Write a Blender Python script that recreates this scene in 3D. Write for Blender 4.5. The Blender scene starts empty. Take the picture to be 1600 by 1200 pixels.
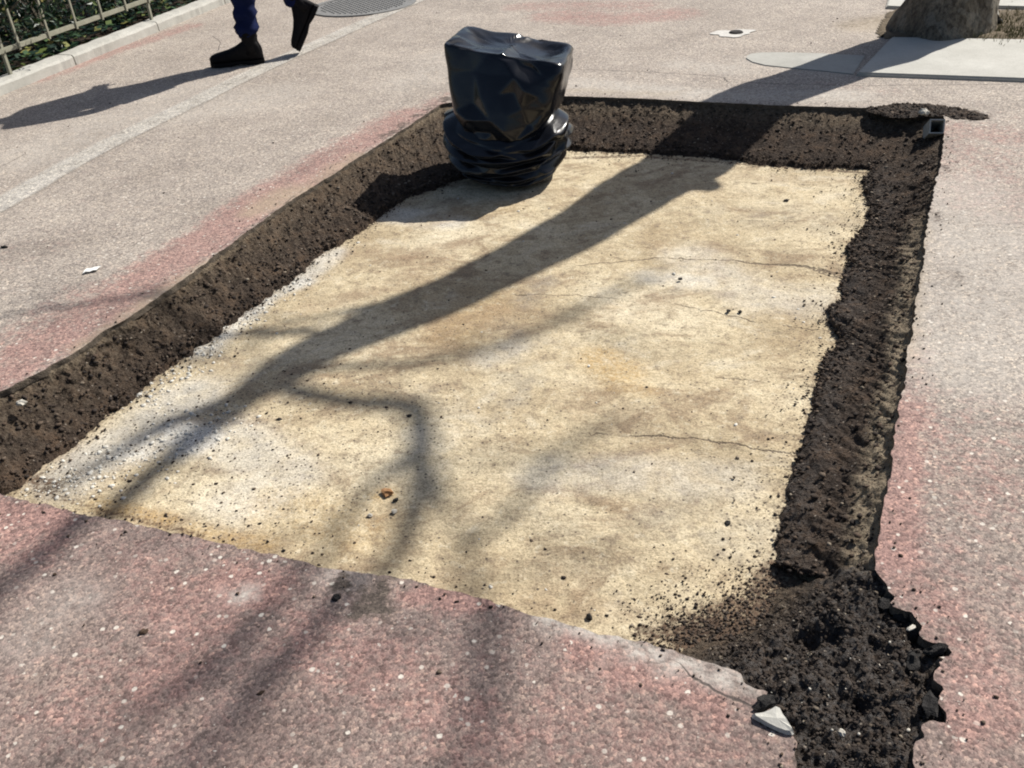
import bpy, bmesh, math, random
import numpy as np
from mathutils import Vector, Matrix, geometry

random.seed(7)
RNG = np.random.default_rng(11)
SC = bpy.context.scene
COL = SC.collection

# ------------------------------------------------------------------ camera
CAM_H, PITCH, ROLL, FOCAL = 1.4, math.radians(32.8), math.radians(4.6), 1450.0
R0 = Vector((1, 0, 0)); U0 = Vector((0, math.sin(PITCH), math.cos(PITCH)))
FW = Vector((0, math.cos(PITCH), -math.sin(PITCH)))
RT = math.cos(ROLL) * R0 - math.sin(ROLL) * U0
UP = math.sin(ROLL) * R0 + math.cos(ROLL) * U0
cd = bpy.data.cameras.new('camera'); cam = bpy.data.objects.new('camera', cd); COL.objects.link(cam)
M = Matrix((RT, UP, -FW)).transposed().to_4x4(); M.translation = (0, 0, CAM_H)
cam.matrix_world = M
cd.sensor_fit = 'HORIZONTAL'; cd.sensor_width = 36.0; cd.lens = 36.0 * FOCAL / 1600.0
cd.clip_start = 0.05; cd.clip_end = 500
SC.camera = cam

# ------------------------------------------------------------------ light
SUN_EL = math.radians(44.5); SUN_D = Vector((-0.795, -0.607, 0)).normalized()   # ground direction in which shadows fall
COT = 1 / math.tan(SUN_EL)
LDIR = Vector((SUN_D.x * math.cos(SUN_EL), SUN_D.y * math.cos(SUN_EL), -math.sin(SUN_EL)))
w = bpy.data.worlds.new('World'); SC.world = w; w.use_nodes = True
nt = w.node_tree; nt.nodes.clear()
sky = nt.nodes.new('ShaderNodeTexSky'); sky.sky_type = 'NISHITA'; sky.sun_disc = False
sky.sun_elevation = SUN_EL; sky.sun_rotation = math.atan2(-SUN_D.x, -SUN_D.y)
sky.air_density = 1.0; sky.dust_density = 2.0; sky.ozone_density = 1.0
bg = nt.nodes.new('ShaderNodeBackground'); bg.inputs['Strength'].default_value = 0.058
wo = nt.nodes.new('ShaderNodeOutputWorld')
nt.links.new(sky.outputs[0], bg.inputs[0]); nt.links.new(bg.outputs[0], wo.inputs[0])
sd = bpy.data.lights.new('sun', 'SUN'); sd.energy = 4.6; sd.angle = math.radians(0.48); sd.color = (1.0, 0.955, 0.88)
so = bpy.data.objects.new('sun', sd); COL.objects.link(so)
so.rotation_euler = LDIR.to_track_quat('-Z', 'Y').to_euler()
SC.view_settings.view_transform = 'Standard'
try: SC.view_settings.look = 'None'
except Exception: pass
SC.view_settings.exposure = 0.52; SC.view_settings.gamma = 1.0; SC.view_settings.use_curve_mapping = False
SC.render.engine = 'CYCLES'
SC.cycles.pixel_filter_type = 'BLACKMAN_HARRIS'; SC.cycles.filter_width = 2.0
SC.cycles.max_bounces = 6


# ------------------------------------------------------------------ helpers
def gp(u, v, z=0.0):
    """ground point (height z) seen at photograph pixel u, v"""
    d = FW * FOCAL + RT * (u - 800) - UP * (v - 600)
    t = (z - CAM_H) / d.z
    return Vector((d.x * t, d.y * t, z))

def gl(pts, z=0.0):
    return np.array([gp(u, v, z)[:2] for u, v in pts])

def tag(o, label=None, cat=None, group=None, kind=None):
    if label: o['label'] = label
    if cat: o['category'] = cat
    if group: o['group'] = group
    if kind: o['kind'] = kind
    return o

def empty(name, loc=(0, 0, 0), rz=0.0):
    o = bpy.data.objects.new(name, None); COL.objects.link(o)
    o.location = loc; o.rotation_euler = (0, 0, rz); o.empty_display_size = 0.1
    return o

def mesh_obj(name, verts, faces, mat=None, parent=None, smooth=False):
    me = bpy.data.meshes.new(name)
    me.from_pydata([tuple(v) for v in verts], [], [tuple(f) for f in faces]); me.update()
    if mat: me.materials.append(mat)
    if smooth: me.shade_smooth()
    o = bpy.data.objects.new(name, me); COL.objects.link(o)
    if parent: o.parent = parent
    return o

def fast_mesh(name, V, F, mat=None, parent=None, smooth=False):
    """V (n,3), F (m,k) numpy"""
    me = bpy.data.meshes.new(name)
    k = F.shape[1]
    me.vertices.add(len(V)); me.vertices.foreach_set('co', V.astype(np.float32).ravel())
    me.loops.add(F.size); me.loops.foreach_set('vertex_index', F.astype(np.int32).ravel())
    me.polygons.add(len(F)); me.polygons.foreach_set('loop_start', np.arange(0, F.size, k, dtype=np.int32))
    me.update(calc_edges=True); me.validate()
    if mat: me.materials.append(mat)
    if smooth: me.shade_smooth()
    o = bpy.data.objects.new(name, me); COL.objects.link(o)
    if parent: o.parent = parent
    return o

def set_attr(o, name, vals):
    a = o.data.attributes.new(name, 'FLOAT', 'POINT')
    a.data.foreach_set('value', np.asarray(vals, dtype=np.float32))

def bm_obj(name, bm, mat, parent=None, smooth=False, bevel=0):
    if bevel:
        bmesh.ops.bevel(bm, geom=bm.edges[:], offset=bevel, segments=2, affect='EDGES', clamp_overlap=True)
    bmesh.ops.recalc_face_normals(bm, faces=bm.faces[:])
    me = bpy.data.meshes.new(name); bm.to_mesh(me); bm.free()
    if mat: me.materials.append(mat)
    if smooth: me.shade_smooth()
    o = bpy.data.objects.new(name, me); COL.objects.link(o)
    if parent: o.parent = parent
    return o

def hash3(ix, iy, iz):
    h = (ix.astype(np.int64) * 374761393 + iy.astype(np.int64) * 668265263 + iz.astype(np.int64) * 2147483647) & 0xffffffff
    h = ((h ^ (h >> 13)) * 1274126177) & 0xffffffff
    return ((h ^ (h >> 16)) & 0xffff) / 65535.0

def vnoise(x, y, z=None):
    x = np.asarray(x, float); y = np.asarray(y, float)
    z = np.zeros_like(x) if z is None else np.asarray(z, float)
    ix, iy, iz = np.floor(x), np.floor(y), np.floor(z)
    fx, fy, fz = x - ix, y - iy, z - iz
    fx, fy, fz = [t * t * (3 - 2 * t) for t in (fx, fy, fz)]
    r = 0
    for a in (0, 1):
        for b in (0, 1):
            for c in (0, 1):
                r = r + hash3(ix + a, iy + b, iz + c) * (fx if a else 1 - fx) * (fy if b else 1 - fy) * (fz if c else 1 - fz)
    return r * 2 - 1

def fbm(x, y, z=None, o=4, s=1.0):
    r, a, f = 0, 0.5, s
    for i in range(o):
        r = r + a * vnoise(np.asarray(x) * f + 17.3 * i, np.asarray(y) * f - 9.1 * i, None if z is None else np.asarray(z) * f + 3.7 * i)
        a *= 0.5; f *= 2.03
    return r

def inside(P, poly):
    x, y = P[:, 0], P[:, 1]; r = np.zeros(len(P), bool); n = len(poly); j = n - 1
    for i in range(n):
        xi, yi = poly[i]; xj, yj = poly[j]
        c = ((yi > y) != (yj > y)) & (x < (xj - xi) * (y - yi) / (yj - yi + 1e-12) + xi)
        r ^= c; j = i
    return r

def pl_dist(P, line, signed=False):
    """distance of points to a polyline"""
    best = np.full(len(P), 1e9); sg = np.zeros(len(P))
    for a, b in zip(line[:-1], line[1:]):
        ab = b - a; L = max((ab ** 2).sum(), 1e-9)
        t = np.clip(((P - a) @ ab) / L, 0, 1)
        d = np.hypot(*(P - a - t[:, None] * ab).T)
        m = d < best; best[m] = d[m]
        sg[m] = (ab[0] * (P[m, 1] - a[1]) - ab[1] * (P[m, 0] - a[0]))
    return best * np.sign(sg) if signed else best

def smooth01(x):
    x = np.clip(x, 0, 1); return x * x * (3 - 2 * x)

def stroke(P, pts, width, amp=1.0, z=0.0, core=0.25):
    l = gl(pts, z)
    d = pl_dist(P, l) if len(l) > 1 else np.hypot(*(P - l[0]).T)
    return amp * smooth01((width - d) / (width * (1 - core)))

def resample(pts, step):
    pts = np.asarray(pts, float); seg = np.hypot(*np.diff(pts[:, :2], axis=0).T); s = np.r_[0, np.cumsum(seg)]
    n = max(2, int(s[-1] / step)); t = np.linspace(0, s[-1], n)
    return np.stack([np.interp(t, s, pts[:, k]) for k in range(pts.shape[1])], 1)

def chaikin(p, n=2, closed=False):
    p = np.asarray(p, float)
    for _ in range(n):
        q = []
        m = len(p)
        rng = range(m) if closed else range(m - 1)
        if not closed: q.append(p[0])
        for i in rng:
            a, b = p[i], p[(i + 1) % m]
            q += [a * .75 + b * .25, a * .25 + b * .75]
        if not closed: q.append(p[-1])
        p = np.array(q)
    return p


# ------------------------------------------------------------------ material kit
class NG:
    def __init__(self, name):
        self.m = bpy.data.materials.new(name); self.m.use_nodes = True
        self.t = self.m.node_tree; self.t.nodes.clear()
        self.out = self.t.nodes.new('ShaderNodeOutputMaterial')
        self.b = self.t.nodes.new('ShaderNodeBsdfPrincipled')
        self.t.links.new(self.b.outputs[0], self.out.inputs[0])
        self.geo = None
    def n(self, typ, **kw):
        x = self.t.nodes.new(typ)
        for k, v in kw.items(): setattr(x, k, v)
        return x
    def put(self, sock, v):
        if isinstance(v, bpy.types.NodeSocket): self.t.links.new(v, sock)
        elif isinstance(v, (tuple, list)): sock.default_value = tuple(v) + ((1,) if len(v) == 3 and len(sock.default_value) == 4 else ())
        else: sock.default_value = v
    def pos(self):
        if self.geo is None: self.geo = self.n('ShaderNodeNewGeometry')
        return self.geo.outputs['Position']
    def obj(self):
        return self.n('ShaderNodeTexCoord').outputs['Object']
    def scaled(self, vec, s):
        x = self.n('ShaderNodeMapping'); self.put(x.inputs['Vector'], vec); x.inputs['Scale'].default_value = s if isinstance(s, tuple) else (s, s, s)
        return x.outputs[0]
    def noise(self, scale, detail=4, rough=.6, vec=None, dist=0.0):
        x = self.n('ShaderNodeTexNoise'); self.put(x.inputs['Vector'], vec or self.pos())
        x.inputs['Scale'].default_value = scale; x.inputs['Detail'].default_value = detail; x.inputs['Roughness'].default_value = rough
        x.inputs['Distortion'].default_value = dist
        return x.outputs['Fac']
    def voro(self, scale, feature='F1', vec=None, rand=1.0):
        x = self.n('ShaderNodeTexVoronoi', feature=feature); self.put(x.inputs['Vector'], vec or self.pos())
        x.inputs['Scale'].default_value = scale; x.inputs['Randomness'].default_value = rand
        return x
    def math(self, op, a, b=0.0, c=0.0, clamp=False):
        x = self.n('ShaderNodeMath', operation=op, use_clamp=clamp)
        for i, v in enumerate((a, b, c)): self.put(x.inputs[i], v)
        return x.outputs[0]
    def ramp(self, fac, lo, hi, a=0.0, b=1.0):
        x = self.n('ShaderNodeMapRange'); x.clamp = True; x.interpolation_type = 'SMOOTHSTEP'
        self.put(x.inputs[0], fac); x.inputs[1].default_value = lo; x.inputs[2].default_value = hi
        x.inputs[3].default_value = a; x.inputs[4].default_value = b
        return x.outputs[0]
    def cr(self, fac, stops, interp='LINEAR'):
        x = self.n('ShaderNodeValToRGB'); self.put(x.inputs[0], fac); e = x.color_ramp.elements; x.color_ramp.interpolation = interp
        while len(e) > 1: e.remove(e[0])
        e[0].position, e[0].color = stops[0][0], tuple(stops[0][1]) + (1,)
        for p, c in stops[1:]:
            k = e.new(p); k.color = tuple(c) + (1,)
        return x.outputs[0]
    def mix(self, fac, a, b, mode='MIX'):
        x = self.n('ShaderNodeMix', data_type='RGBA', blend_type=mode)
        self.put(x.inputs[0], fac); self.put(x.inputs[6], a); self.put(x.inputs[7], b)
        return x.outputs[2]
    def attr(self, name):
        return self.n('ShaderNodeAttribute', attribute_name=name).outputs['Fac']
    def sep(self, col):
        x = self.n('ShaderNodeSeparateColor'); self.put(x.inputs[0], col); return x.outputs
    def bump(self, h, strength=.5, dist=.005, prev=None):
        x = self.n('ShaderNodeBump'); x.inputs['Strength'].default_value = strength; x.inputs['Distance'].default_value = dist
        self.put(x.inputs['Height'], h)
        if prev is not None: self.put(x.inputs['Normal'], prev)
        self.t.links.new(x.outputs[0], self.b.inputs['Normal'])
        return x.outputs[0]
    def done(self, col, rough=.9, spec=.3):
        self.put(self.b.inputs['Base Color'], col); self.put(self.b.inputs['Roughness'], rough)
        self.b.inputs['Specular IOR Level'].default_value = spec
        return self.m


def aggregate(g, base, vec=None):
    """asphalt stones: returns colour and height"""
    v1 = g.voro(150, vec=vec); r1 = g.sep(v1.outputs['Color'])
    v2 = g.voro(340, vec=vec); r2 = g.sep(v2.outputs['Color'])
    tint = g.cr(r1[0], [(0, (.52, .50, .50)), (.35, (.85, .84, .84)), (.7, (1.1, 1.08, 1.06)), (.93, (1.32, 1.28, 1.22)), (1, (1.7, 1.62, 1.5))])
    tint2 = g.cr(r2[1], [(0, (.68, .67, .67)), (.5, (1, 1, 1)), (1, (1.3, 1.29, 1.27))])
    c = g.mix(1.0, base, tint, 'MULTIPLY'); c = g.mix(1.0, c, tint2, 'MULTIPLY')
    # scattered pale chippings
    wv = g.n('ShaderNodeVectorMath', operation='MULTIPLY_ADD'); g.put(wv.inputs[0], g.n('ShaderNodeTexNoise').outputs['Color']); g.put(wv.inputs[2], vec or g.pos())
    wn = wv.inputs[0].links[0].from_node; wn.inputs['Scale'].default_value = 190; g.put(wn.inputs['Vector'], vec or g.pos()); wv.inputs[1].default_value = (.0035, .0035, .0035)
    v3 = g.voro(80, vec=wv.outputs[0]); r3 = g.sep(v3.outputs['Color'])
    chip = g.math('MULTIPLY', g.ramp(r3[0], .72, .74), g.ramp(g.math('DIVIDE', v3.outputs['Distance'], g.math('ADD', .25, g.math('MULTIPLY', g.math('POWER', r3[2], 2.5), .9))), .50, .32))
    chip = g.math('MULTIPLY', chip, g.ramp(r3[1], .0, 1.0, .35, 1.0))
    c = g.mix(chip, c, (.62, .57, .50))
    h = g.math('ADD', g.math('MULTIPLY', v1.outputs['Distance'], -.6), g.math('MULTIPLY', v2.outputs['Distance'], -.3))
    return c, h

def mat_asphalt():
    g = NG('worn_red_asphalt')
    n1 = g.noise(2.2, 5, .6); n2 = g.noise(9, 5, .65); n3 = g.noise(45, 4, .7)
    grey = g.cr(n1, [(.28, (.272, .238, .206)), (.5, (.340, .302, .264)), (.72, (.402, .360, .314))])
    grey = g.mix(g.ramp(n2, .3, .7, 0, .35), grey, (.25, .225, .21))
    red = g.cr(n2, [(.3, (.250, .150, .134)), (.7, (.335, .200, .178))])
    n4 = g.noise(22, 5, .75)
    rf = g.math('ADD', g.attr('red'), g.math('MULTIPLY', g.math('SUBTRACT', n3, .5), 1.2))
    rf = g.math('ADD', rf, g.math('MULTIPLY', g.math('SUBTRACT', n4, .5), 1.0))
    rf = g.math('ADD', rf, g.math('MULTIPLY', g.math('SUBTRACT', n2, .5), .55))
    rf = g.math('MULTIPLY', g.ramp(rf, .15, .80), g.ramp(g.attr('red'), .02, .25))
    old = g.cr(n2, [(.3, (.165, .118, .106)), (.7, (.240, .182, .165))])
    c = g.mix(g.math('MULTIPLY', g.attr('old'), g.ramp(g.math('ADD', n1, g.math('MULTIPLY', n3, .4)), .3, .85, .55, 1)), grey, old)
    c = g.mix(g.math('MULTIPLY', rf, .78), c, red)
    tin = g.cr(g.sep(g.voro(230).outputs['Color'])[0], [(0, (.5, .5, .5)), (1, (1.5, 1.5, 1.5))])
    c, h = aggregate(g, c)
    # pale film
    pf = g.math('MULTIPLY', g.attr('pale'), g.ramp(g.math('ADD', n3, g.math('MULTIPLY', n2, .5)), .5, .95))
    c = g.mix(pf, c, (.52, .49, .44))
    # tarmac toned darker along a few strokes
    dk = g.math('MULTIPLY', g.attr('dark'), g.ramp(n2, .25, .6, .55, 1))
    c = g.mix(dk, c, g.mix(1, c, (.48, .46, .47), 'MULTIPLY'))
    # earth trodden over the surface
    sf = g.math('ADD', g.attr('soil'), g.math('MULTIPLY', g.math('SUBTRACT', n3, .5), 1.5))
    sf = g.math('ADD', sf, g.math('MULTIPLY', g.math('SUBTRACT', n4, .5), 1.6))
    sf = g.math('MULTIPLY', g.ramp(sf, .38, .85), g.ramp(g.attr('soil'), 0, .12))
    c = g.mix(sf, c, g.mix(1, g.cr(n3, [(.3, (.038, .030, .026)), (.75, (.12, .095, .078))]), tin, 'MULTIPLY'))
    df = g.math('MULTIPLY', g.attr('dust'), g.ramp(n3, .25, .7, .4, 1))
    c = g.mix(df, c, g.cr(n2, [(.3, (.31, .25, .17)), (.7, (.44, .36, .25))]))
    # old joints and hairline cracks
    cd_ = g.math('ABSOLUTE', g.math('ADD', g.attr('crack'), g.math('MULTIPLY', g.math('SUBTRACT', g.noise(30, 3), .5), .018)))
    cf = g.math('MULTIPLY', g.ramp(cd_, .0045, .0012), g.ramp(g.math('ADD', g.attr('crack_on'), g.math('MULTIPLY', g.math('SUBTRACT', g.noise(7, 2), .5), 1.6)), .35, .6))
    c = g.mix(g.math('MULTIPLY', cf, .85), c, (.06, .05, .045))
    hh = g.math('ADD', g.math('MULTIPLY', h, 1.0), g.math('MULTIPLY', cf, -1.2))
    bn = g.bump(g.noise(6, 3), .35, .02)
    g.bump(hh, .40, .0035, bn)
    return g.done(c, .88, .35)

def mat_simple(name, c1, c2, scale=20, rough=.85, spec=.3, bumps=.4, bd=.004, detail=5):
    g = NG(name); n = g.noise(scale, detail, .65); n2 = g.noise(scale * 6, 3, .6)
    c = g.cr(g.math('ADD', g.math('MULTIPLY', n, .7), g.math('MULTIPLY', n2, .3)), [(.32, c1), (.68, c2)])
    if bumps: g.bump(g.math('ADD', n, g.math('MULTIPLY', n2, .6)), bumps, bd)
    return g.done(c, rough, spec)

def mat_soil():
    g = NG('dark_soil')
    n1 = g.noise(14, 6, .7); n2 = g.noise(70, 5, .7); n3 = g.noise(220, 3, .6)
    c = g.cr(n1, [(.30, (.019, .014, .012)), (.5, (.048, .034, .025)), (.70, (.105, .068, .044))])
    c = g.mix(g.ramp(n2, .42, .70, 0, .65), c, (.095, .074, .058))
    c = g.mix(g.ramp(n2, .46, .30, 0, .8), c, (.012, .010, .009))
    tan = g.math('MULTIPLY', g.attr('tan'), g.ramp(g.math('ADD', n2, g.math('MULTIPLY', n1, .6)), .45, .95), clamp=True)
    c = g.mix(tan, c, g.cr(n2, [(.3, (.19, .145, .10)), (.7, (.31, .255, .18))]))
    gr = g.math('MULTIPLY', g.attr('grey'), g.ramp(n2, .3, .7))
    c = g.mix(gr, c, (.080, .076, .074))
    v = g.voro(110); vr = g.sep(v.outputs['Color'])
    peb = g.math('MULTIPLY', g.ramp(vr[0], .955, .965), g.ramp(v.outputs['Distance'], .4, .25))
    c = g.mix(g.math('MULTIPLY', peb, .8), c, (.28, .24, .20))
    b1 = g.bump(n1, .8, .03)
    b2 = g.bump(n2, .9, .010, b1)
    g.bump(g.math('ADD', n3, v.outputs['Distance']), .8, .004, b2)
    return g.done(c, .95, .15)

def mat_clod(name='soil_clod', k=1.0):
    g = NG(name); oi = g.n('ShaderNodeNewGeometry').outputs['Random Per Island']
    c = g.cr(oi, [(0, (.026, .021, .019)), (.4, (.048, .037, .030)), (.75, (.085 * k, .060 * k + .012 * (1 - k), .044 * k + .02 * (1 - k))), (.95, (.12 * k, .092 * k, .07 * k)), (1, (.26, .22, .17))])
    g.bump(g.noise(300, 3), .6, .003)
    return g.done(c, .95, .2)

def mat_sand():
    g = NG('packed_sand')
    n1 = g.noise(1.9, 5, .6); n2 = g.noise(11, 5, .65); n3 = g.noise(75, 4, .7)
    st = g.noise(5, 5, .7, g.scaled(g.pos(), (1.4, 3.2, 1)), 1.2)
    c = g.cr(n1, [(.32, (.38, .295, .185)), (.5, (.56, .468, .315)), (.68, (.67, .585, .425))])
    c = g.mix(g.ramp(st, .44, .72, 0, .5), c, (.36, .285, .185))
    mo = g.noise(3.3, 6, .72, g.scaled(g.pos(), (1.0, 1.5, 1)), .8)
    c = g.mix(g.ramp(mo, .49, .66, 0, .85), c, (.29, .215, .14))
    m2 = g.noise(26, 5, .75)
    c = g.mix(g.ramp(m2, .50, .68, 0, .7), c, (.23, .18, .13))
    c = g.mix(g.ramp(m2, .46, .32, 0, .5), c, (.70, .63, .48))
    c = g.mix(g.ramp(mo, .46, .28, 0, .5), c, (.66, .60, .48))
    c = g.mix(g.math('MULTIPLY', g.attr('white'), g.ramp(n2, .25, .65, .35, 1)), c, (.66, .645, .60))
    c = g.mix(g.math('MULTIPLY', g.attr('brown'), g.ramp(n2, .3, .65)), c, (.285, .205, .135))
    c = g.mix(g.math('MULTIPLY', g.attr('orange'), g.ramp(n3, .25, .7)), c, (.47, .31, .125))
    c = g.mix(g.math('MULTIPLY', g.attr('grey'), g.ramp(n2, .3, .7)), c, (.30, .275, .235))
    c = g.mix(g.ramp(n3, .3, .75, 0, .35), c, g.mix(1, c, (.62, .60, .57), 'MULTIPLY'))
    v = g.voro(260); r = g.sep(v.outputs['Color'])
    c = g.mix(1, c, g.cr(r[0], [(0, (.66, .65, .63)), (.4, (.95, .95, .95)), (1, (1.18, 1.18, 1.17))]), 'MULTIPLY')
    # specks of dark earth trodden in
    v2 = g.voro(95); r2 = g.sep(v2.outputs['Color'])
    thr = g.math('SUBTRACT', .985, g.math('MULTIPLY', g.attr('speck'), .35))
    sp = g.math('MULTIPLY', g.math('GREATER_THAN', r2[0], thr), g.ramp(v2.outputs['Distance'], .42, .22))
    c = g.mix(g.math('MULTIPLY', sp, .85), c, (.075, .06, .05))
    sf = g.math('ADD', g.attr('soil'), g.math('MULTIPLY', g.math('SUBTRACT', n3, .5), 1.4))
    sf = g.math('MULTIPLY', g.ramp(sf, .3, .75), g.ramp(g.attr('soil'), 0, .15))
    c = g.mix(sf, c, g.cr(g.math('ADD', g.math('MULTIPLY', n2, .5), g.math('MULTIPLY', n3, .5)), [(.36, (.035, .025, .02)), (.5, (.085, .055, .038)), (.64, (.19, .13, .085))]))
    cd_ = g.math('ABSOLUTE', g.math('ADD', g.attr('crack'), g.math('MULTIPLY', g.math('SUBTRACT', g.noise(16, 4, .7), .5), .05)))
    cd_ = g.math('DIVIDE', cd_, g.math('ADD', 1.0, g.math('MULTIPLY', g.math('MAXIMUM', g.math('SUBTRACT', g.attr('crack_on'), 1.0), 0.0), 2.2)))
    cf = g.math('MULTIPLY', g.ramp(cd_, .0042, .0010), g.ramp(g.math('ADD', g.attr('crack_on'), g.math('MULTIPLY', g.math('SUBTRACT', g.noise(9, 2), .5), 2.6)), .35, .75))
    c = g.mix(g.math('MULTIPLY', cf, .8), c, (.10, .075, .055))
    b1 = g.bump(g.math('ADD', n2, g.math('MULTIPLY', st, .8)), .5, .012)
    g.bump(g.math('ADD', g.math('MULTIPLY', n3, 1.0), g.math('MULTIPLY', cf, -1.2)), .6, .005, b1)
    return g.done(c, .93, .2)

def mat_bag():
    g = NG('black_bin_liner')
    n1 = g.noise(5, 2, .5, g.obj(), .8); n2 = g.noise(30, 3, .5, g.obj(), 1.0)
    g.bump(n2, .10, .004)
    g.b.inputs['Coat Weight'].default_value = .0
    m = g.done((.005, .006, .009), g.ramp(n1, .3, .7, .17, .27), .5)
    return m

def mat_bark():
    g = NG('bark'); vec = g.obj()
    n1 = g.noise(11, 6, .75, g.scaled(vec, (1, 1, .6))); n2 = g.noise(42, 5, .75, g.scaled(vec, (1, 1, .5)))
    c = g.cr(n1, [(.32, (.10, .085, .066)), (.5, (.25, .215, .165)), (.68, (.42, .37, .29))])
    pv = g.voro(16, vec=vec); pr3 = g.sep(pv.outputs['Color'])
    c = g.mix(g.math('MULTIPLY', g.ramp(pr3[0], .55, .7), g.ramp(n2, .3, .6)), c, (.36, .335, .28))
    c = g.mix(g.ramp(n2, .4, .68, 0, .8), c, (.045, .037, .03))
    b = g.bump(n1, 1.0, .06); g.bump(n2, 1.0, .02, b)
    return g.done(c, .92, .2)

def mat_concrete(name='pale_concrete', k=1.0):
    g = NG(name); n1 = g.noise(4, 5, .65); n2 = g.noise(30, 5, .7); n3 = g.noise(140, 3, .6)
    c = g.cr(n1, [(.3, (.36 * k, .35 * k, .315 * k)), (.7, (.47 * k, .46 * k, .42 * k))])
    c = g.mix(g.ramp(n2, .45, .75, 0, .35), c, (.30 * k, .295 * k, .27 * k))
    c = g.mix(g.ramp(n3, .35, .7, 0, .25), c, (.62 * k, .61 * k, .57 * k))
    b = g.bump(n2, .4, .006); g.bump(n3, .4, .002, b)
    return g.done(c, .85, .3)

def mat_leaf():
    g = NG('evergreen_leaf'); oi = g.n('ShaderNodeNewGeometry').outputs['Random Per Island']
    c = g.cr(oi, [(0, (.008, .022, .014)), (.45, (.016, .042, .020)), (.8, (.035, .075, .025)), (.95, (.10, .13, .03)), (1, (.24, .20, .07))])
    return g.done(c, .45, .4)

def mat_cloth(name, c1, c2):
    g = NG(name); v = g.obj(); n1 = g.noise(8, 4, .6, v); n2 = g.noise(160, 2, .5, v)
    c = g.cr(n1, [(.3, c1), (.7, c2)])
    b = g.bump(n1, .5, .02); g.bump(n2, .4, .002, b)
    return g.done(c, .9, .15)

ASPHALT = mat_asphalt(); SOIL = mat_soil(); CLOD = mat_clod(); CLOD2 = mat_clod('tarmac_crumb', .6); SAND = mat_sand(); BAG = mat_bag(); BARK = mat_bark()
CONC = mat_concrete(); KERB = mat_concrete('kerb_concrete', .95); LEAF = mat_leaf()
EDGE = mat_simple('asphalt_cut', (.05, .043, .036), (.19, .155, .12), 40, .95, .2, .8, .01)
METAL = mat_simple('galvanised_steel', (.30, .31, .29), (.46, .46, .43), 30, .5, .5, .2, .002)
FENCEM = mat_simple('weathered_fence_paint', (.20, .20, .15), (.34, .33, .26), 18, .6, .4, .3, .003)
IRON = mat_simple('cast_iron', (.13, .128, .125), (.24, .235, .225), 40, .6, .5, .5, .004)
RUBBER = mat_simple('black_leather', (.004, .004, .005), (.010, .009, .010), 30, .7, .12, .4, .003)
DENIM = mat_cloth('blue_trousers', (.003, .007, .032), (.006, .012, .058))
COAT = mat_cloth('dark_coat', (.012, .012, .016), (.025, .025, .03))
SKIN = mat_simple('skin', (.42, .24, .17), (.52, .32, .24), 25, .55, .4, .1, .001)
HAIR = mat_simple('brown_hair', (.02, .012, .008), (.05, .03, .02), 60, .5, .4, .5, .004)
PEBBLE = mat_simple('pale_pebble', (.36, .33, .28), (.60, .57, .50), 60, .85, .3, .4, .002)
CRUST = mat_simple('chalky_stone', (.42, .40, .35), (.72, .70, .64), 45, .9, .2, .4, .002)
RUST = mat_simple('rusty_stone', (.25, .12, .05), (.42, .24, .12), 60, .9, .2, .4, .002)
TAR = mat_simple('tarmac_lump', (.008, .007, .007), (.038, .035, .033), 60, .9, .3, .9, .006)
BARE = mat_simple('planting_earth', (.085, .066, .046), (.20, .16, .11), 16, .95, .2, .8, .015)
DRYLEAF = mat_simple('dry_leaf', (.03, .018, .012), (.08, .05, .03), 60, .8, .3, .3, .002)
PAPER = mat_simple('white_paper', (.62, .62, .60), (.78, .78, .76), 40, .8, .2, .3, .001)

# ------------------------------------------------------------------ the excavation outline (metres on the ground, from survey points)
ZF = -0.15
E_LEFT = [(-188, 731), (0, 612), (60, 582), (110, 556), (160, 520), (200, 496), (280, 441), (370, 374), (460, 309), (520, 272), (570, 240), (640, 196), (690, 162)]
E_FAR = [(760, 152), (890, 150), (1000, 154), (1100, 159), (1200, 164), (1300, 167), (1400, 170), (1476, 180)]
E_RIGHT = [(1473, 240), (1461, 290), (1450, 345), (1438, 430), (1428, 500), (1418, 570), (1408, 630), (1398, 690), (1388, 760), (1378, 820), (1364, 890)]
E_HEAP = [(1385, 912), (1396, 942), (1426, 955), (1440, 982), (1450, 996), (1480, 1018), (1464, 1034), (1462, 1060), (1478, 1092), (1474, 1126), (1446, 1138),
          (1436, 1170), (1444, 1215), (1425, 1265), (1330, 1290), (1240, 1260), (1238, 1205), (1240, 1160), (1222, 1132), (1196, 1086), (1150, 1052)]
E_NEAR = [(1110, 1036), (1060, 1021), (1000, 1004), (940, 990), (880, 971), (800, 951), (720, 926), (640, 905), (590, 899), (520, 892), (440, 868), (380, 858), (330, 845),
          (250, 830), (200, 816), (110, 800), (60, 786), (0, 774), (-90, 752)]

def jag(pts, step, amp, seed):
    p = resample(pts, step)
    d = np.gradient(p, axis=0); d /= np.hypot(*d.T)[:, None] + 1e-9
    nrm = np.stack([-d[:, 1], d[:, 0]], 1)
    s = np.arange(len(p)) * step
    off = amp * (fbm(s * 9, s * 0 + seed, o=3) + .8 * vnoise(s * 55, s * 0 + seed + 5))
    win = np.minimum(1, np.minimum(np.arange(len(p)), np.arange(len(p))[::-1]) / 4)
    return p + nrm * (off * win)[:, None]

gL, gF, gR, gH, gN = gl(E_LEFT), gl(E_FAR), gl(E_RIGHT), gl(E_HEAP), gl(E_NEAR)
cuts = [jag(np.vstack([gL, gF[:1]]), .018, .006, 1), jag(np.vstack([gF, gR[:1]]), .018, .005, 2), jag(np.vstack([gR, gH[:1]]), .015, .006, 3),
        jag(np.vstack([gH, gN[:1]]), .007, .013, 4), jag(np.vstack([gN, gL[:1]]), .012, .006, 5)]
HOLE = np.vstack([c[:-1] for c in cuts])

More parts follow.
